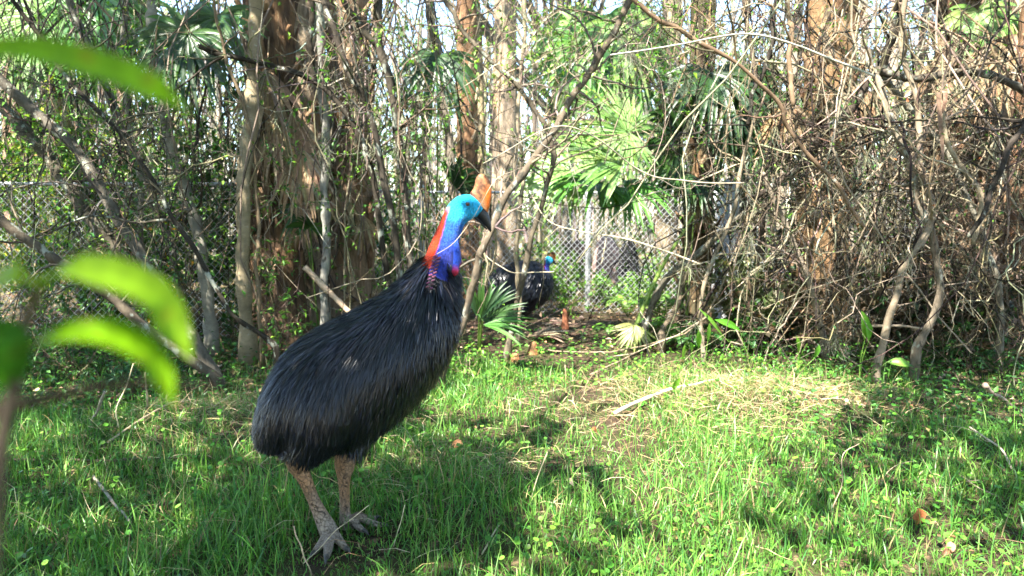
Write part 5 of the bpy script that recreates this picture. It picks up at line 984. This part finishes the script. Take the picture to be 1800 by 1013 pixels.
stick("long thin pale twig sagging before the fence post", [(930, 335, 6.6), (960, 385, 6.6), (1010, 405, 6.6), (1100, 420, 6.6), (1180, 445, 6.6), (1230, 465, 6.6)], 0.9, 1.6, (0.5, 0.42, 0.3), name="dead_twig", twigs=5)
stick("straight pale pole leaning at the fence behind the bird's back".replace("bird's", "big bird's"), [(535, 470, 7.0), (575, 510, 7.0), (610, 545, 7.0), (640, 570, 7.0)], 5.5, 4.5, (0.5, 0.36, 0.25))
def fallen(label, px, py, L, col, seed):
    Y = CAMH * F / (py - HOR); c = G(px, Y) + [0, 0, 0.045]; rng = np.random.default_rng(seed); mb = MB(); d = nrm(np.array([rng.normal(), rng.normal() * 0.4, 0.35])); mb.biglleaf([c - d * L / 2, c + [0, 0, 0.02], c + d * L / 2 + [0, 0, 0.015]], (0.2, -0.7, 0.8), [0.004, L * 0.5, L * 0.62, L * 0.45, 0.004], jit(col, 1, 0.1)[0], 9)
    V_ = mb.v[0]; V_ = V_ + 0.24 * L * np.stack([noise(V_ + 1, 34), noise(V_ + 4, 34), noise(V_ + 8, 40)], -1); mb.v[0] = V_; t = thing("fallen_leaf", label, "dead leaf", c); mb.build("blade", M['dead'], t); mb = MB(); mb.tubes(crom([c - d * L / 2, c - d * L * 0.7, c - d * L * 0.85 - [0, 0, 0.02]], 6)[None], 0.0016, 5, BROWN); mb.build("leaf_stalk", M['dead'], t)
fallen("rusty brown curled leaf lying in the shaded weeds", 1640, 938, 0.085, (0.36, 0.13, 0.045), 1)
fallen("pinkish tan dead leaf at the bottom edge of the clearing", 1700, 1004, 0.075, (0.45, 0.24, 0.16), 2)
fallen("tan dead leaf in the grass in front of the big bird", 803, 806, 0.07, (0.42, 0.22, 0.12), 3)
fallen("pale dead leaf beside the bare soil of the sunlit grass", 1005, 884, 0.045, (0.36, 0.27, 0.18), 4)
fallen("small orange leaf on the bare soil patch", 1048, 774, 0.045, (0.45, 0.15, 0.05), 5)
def knee(label, px, Y, h, w):
    b = G(px, Y); z = np.linspace(-0.03, 1, 12); a = np.linspace(0, 2 * math.pi, 14, endpoint=False); rg = []
    for q in z:
        r = w / 2 * (1.05 - 0.55 * max(q, 0) ** 0.8) * (1.0 if q < 0.93 else 0.55); rg.append(b + np.stack([r * np.cos(a) * (1 + 0.12 * np.sin(3 * a + q * 3)) + 0.02 * h * math.sin(q * 3), r * np.sin(a), q * h + 0 * a], -1))
    mb = MB(); mb.loft(np.array(rg), jit((0.36, 0.17, 0.08), 1, 0.1)[0]); tag(mb.build("cypress_knee", M['palm_bark'], None), label, "tree root")
knee("orange brown cypress knee standing on the bare soil", 993, 8.6, 0.30, 0.11)
knee("short blunt cypress knee at the edge of the clover", 937, 7.5, 0.14, 0.13)
knee("small cypress knee half hidden beside the blunt one", 905, 7.2, 0.08, 0.11)
# fallen dead palmetto leaves on the soil
for lab, px, Y, ax, L in (("dead grey palmetto leaf flat on the soil before the resting bird", 930, 8.3, (1, -0.1, 0.02), 0.55), ("torn dead palmetto leaf lying beyond the orange brown cypress knee", 1010, 8.9, (-1, -0.2, 0.05), 0.4)):
    b = G(px, Y) + [0, 0, 0.04]; t = thing("dead_palmetto_leaf", lab, "dead leaf", b); mb = MB(); fan(mb, b, ax, (0, -0.1, 1), L, nseg=16, spread=40, droop=0.02, cols=[(0.27, 0.19, 0.14), (0.2, 0.14, 0.10), (0.33, 0.25, 0.18)]); mb.build("blade", M['dead'], t, smooth=False)
    mb = MB(); mb.tubes(crom([b, b - np.array(ax) * 0.18 + [0, 0, 0.02], b - np.array(ax) * 0.35 - [0, 0, 0.02]], 8)[None], 0.007, 6, (0.36, 0.27, 0.18)); mb.build("petiole", M['dead'], t)

# ------------------------------------------------------------------ leafy sprig close to the lens
YF = 0.34
t = thing("leafy_sprig", "out of focus sprig of long bright green leaves on a brown stem", "plant", W(-10, 1300, YF))
def fpath(pts): return [W(a, b, YF + c) for a, b, c in pts]
mb = MB(); mb.tubes(crom(fpath([(-20, 1300, 0), (-15, 1000, 0), (0, 800, 0), (25, 680, 0), (48, 560, 0), (72, 505, 0)]), 20)[None], np.linspace(0.0042, 0.0022, 20), 8, (0.10, 0.075, 0.05)); mb.build("stem", M['twig'], t)
mb = MB(); mb.tubes(crom(fpath([(-60, 735, 0.01), (60, 705, 0.015), (170, 680, 0.02), (270, 672, 0.03), (380, 682, 0.05)]), 16)[None], np.linspace(0.0034, 0.0012, 16), 8, (0.08, 0.055, 0.035)); mb.build("side_stem", M['twig'], t)
LFG = (0.21, 0.42, 0.008)
M['sprig'] = material('sprig_leaf', 0.5, 0.12, transl=0.55, vary=(60, 0.12), tcol=(1.0, 1.0, 0.4))
def fleaf(pts, w, N, col=LFG):
    col = np.asarray(col, float); j = np.arange(25)[:, None, None]; q = np.array([0.86, 0.97, 1.25, 0.97, 0.86])[None, :, None]
    cc = col * q * (1 + 0.13 * np.sin(j * 2.1 + np.abs(np.arange(5) - 2)[None, :, None] * 1.2)) * np.exp(R.normal(0, 0.06, (25, 5, 1))) * np.where(R.random((25, 5, 1)) < 0.05, np.array([1.3, 0.7, 1.0]), 1.0)
    mb = MB(); mb.biglleaf(fpath(pts), N, np.array([0.1, 0.75, 1.0, 0.95, 0.7, 0.05]) * w, cc.reshape(-1, 3), 25); mb.build("leaf", M['sprig'], t)
fleaf([(-160, 90, 0.02), (-60, 92, 0.0), (70, 100, 0.0), (200, 135, 0.0), (280, 168, 0.0), (336, 196, 0.01)], 0.026, (0.25, -0.65, 0.9))
fleaf([(66, 506, 0.0), (120, 476, -0.01), (190, 490, -0.01), (262, 520, -0.005), (300, 572, 0.0), (335, 632, 0.0)], 0.026, (0.1, -0.42, 0.9), (0.24, 0.42, 0.02))
fleaf([(38, 618, 0.0), (90, 596, -0.01), (170, 588, -0.01), (240, 614, -0.005), (280, 655, 0.0), (305, 712, 0.0)], 0.020, (0.1, -0.45, 0.9))
fleaf([(70, 506, 0.0), (40, 486, -0.01), (0, 500, -0.01), (-50, 520, 0.0), (-110, 560, 0.0)], 0.030, (0.0, -0.5, 0.9), (0.28, 0.44, 0.01))
fleaf([(20, 690, 0.0), (8, 620, -0.01), (-20, 590, -0.01), (-80, 600, 0.0)], 0.022, (0.4, -0.6, 0.8), (0.06, 0.2, 0.02))
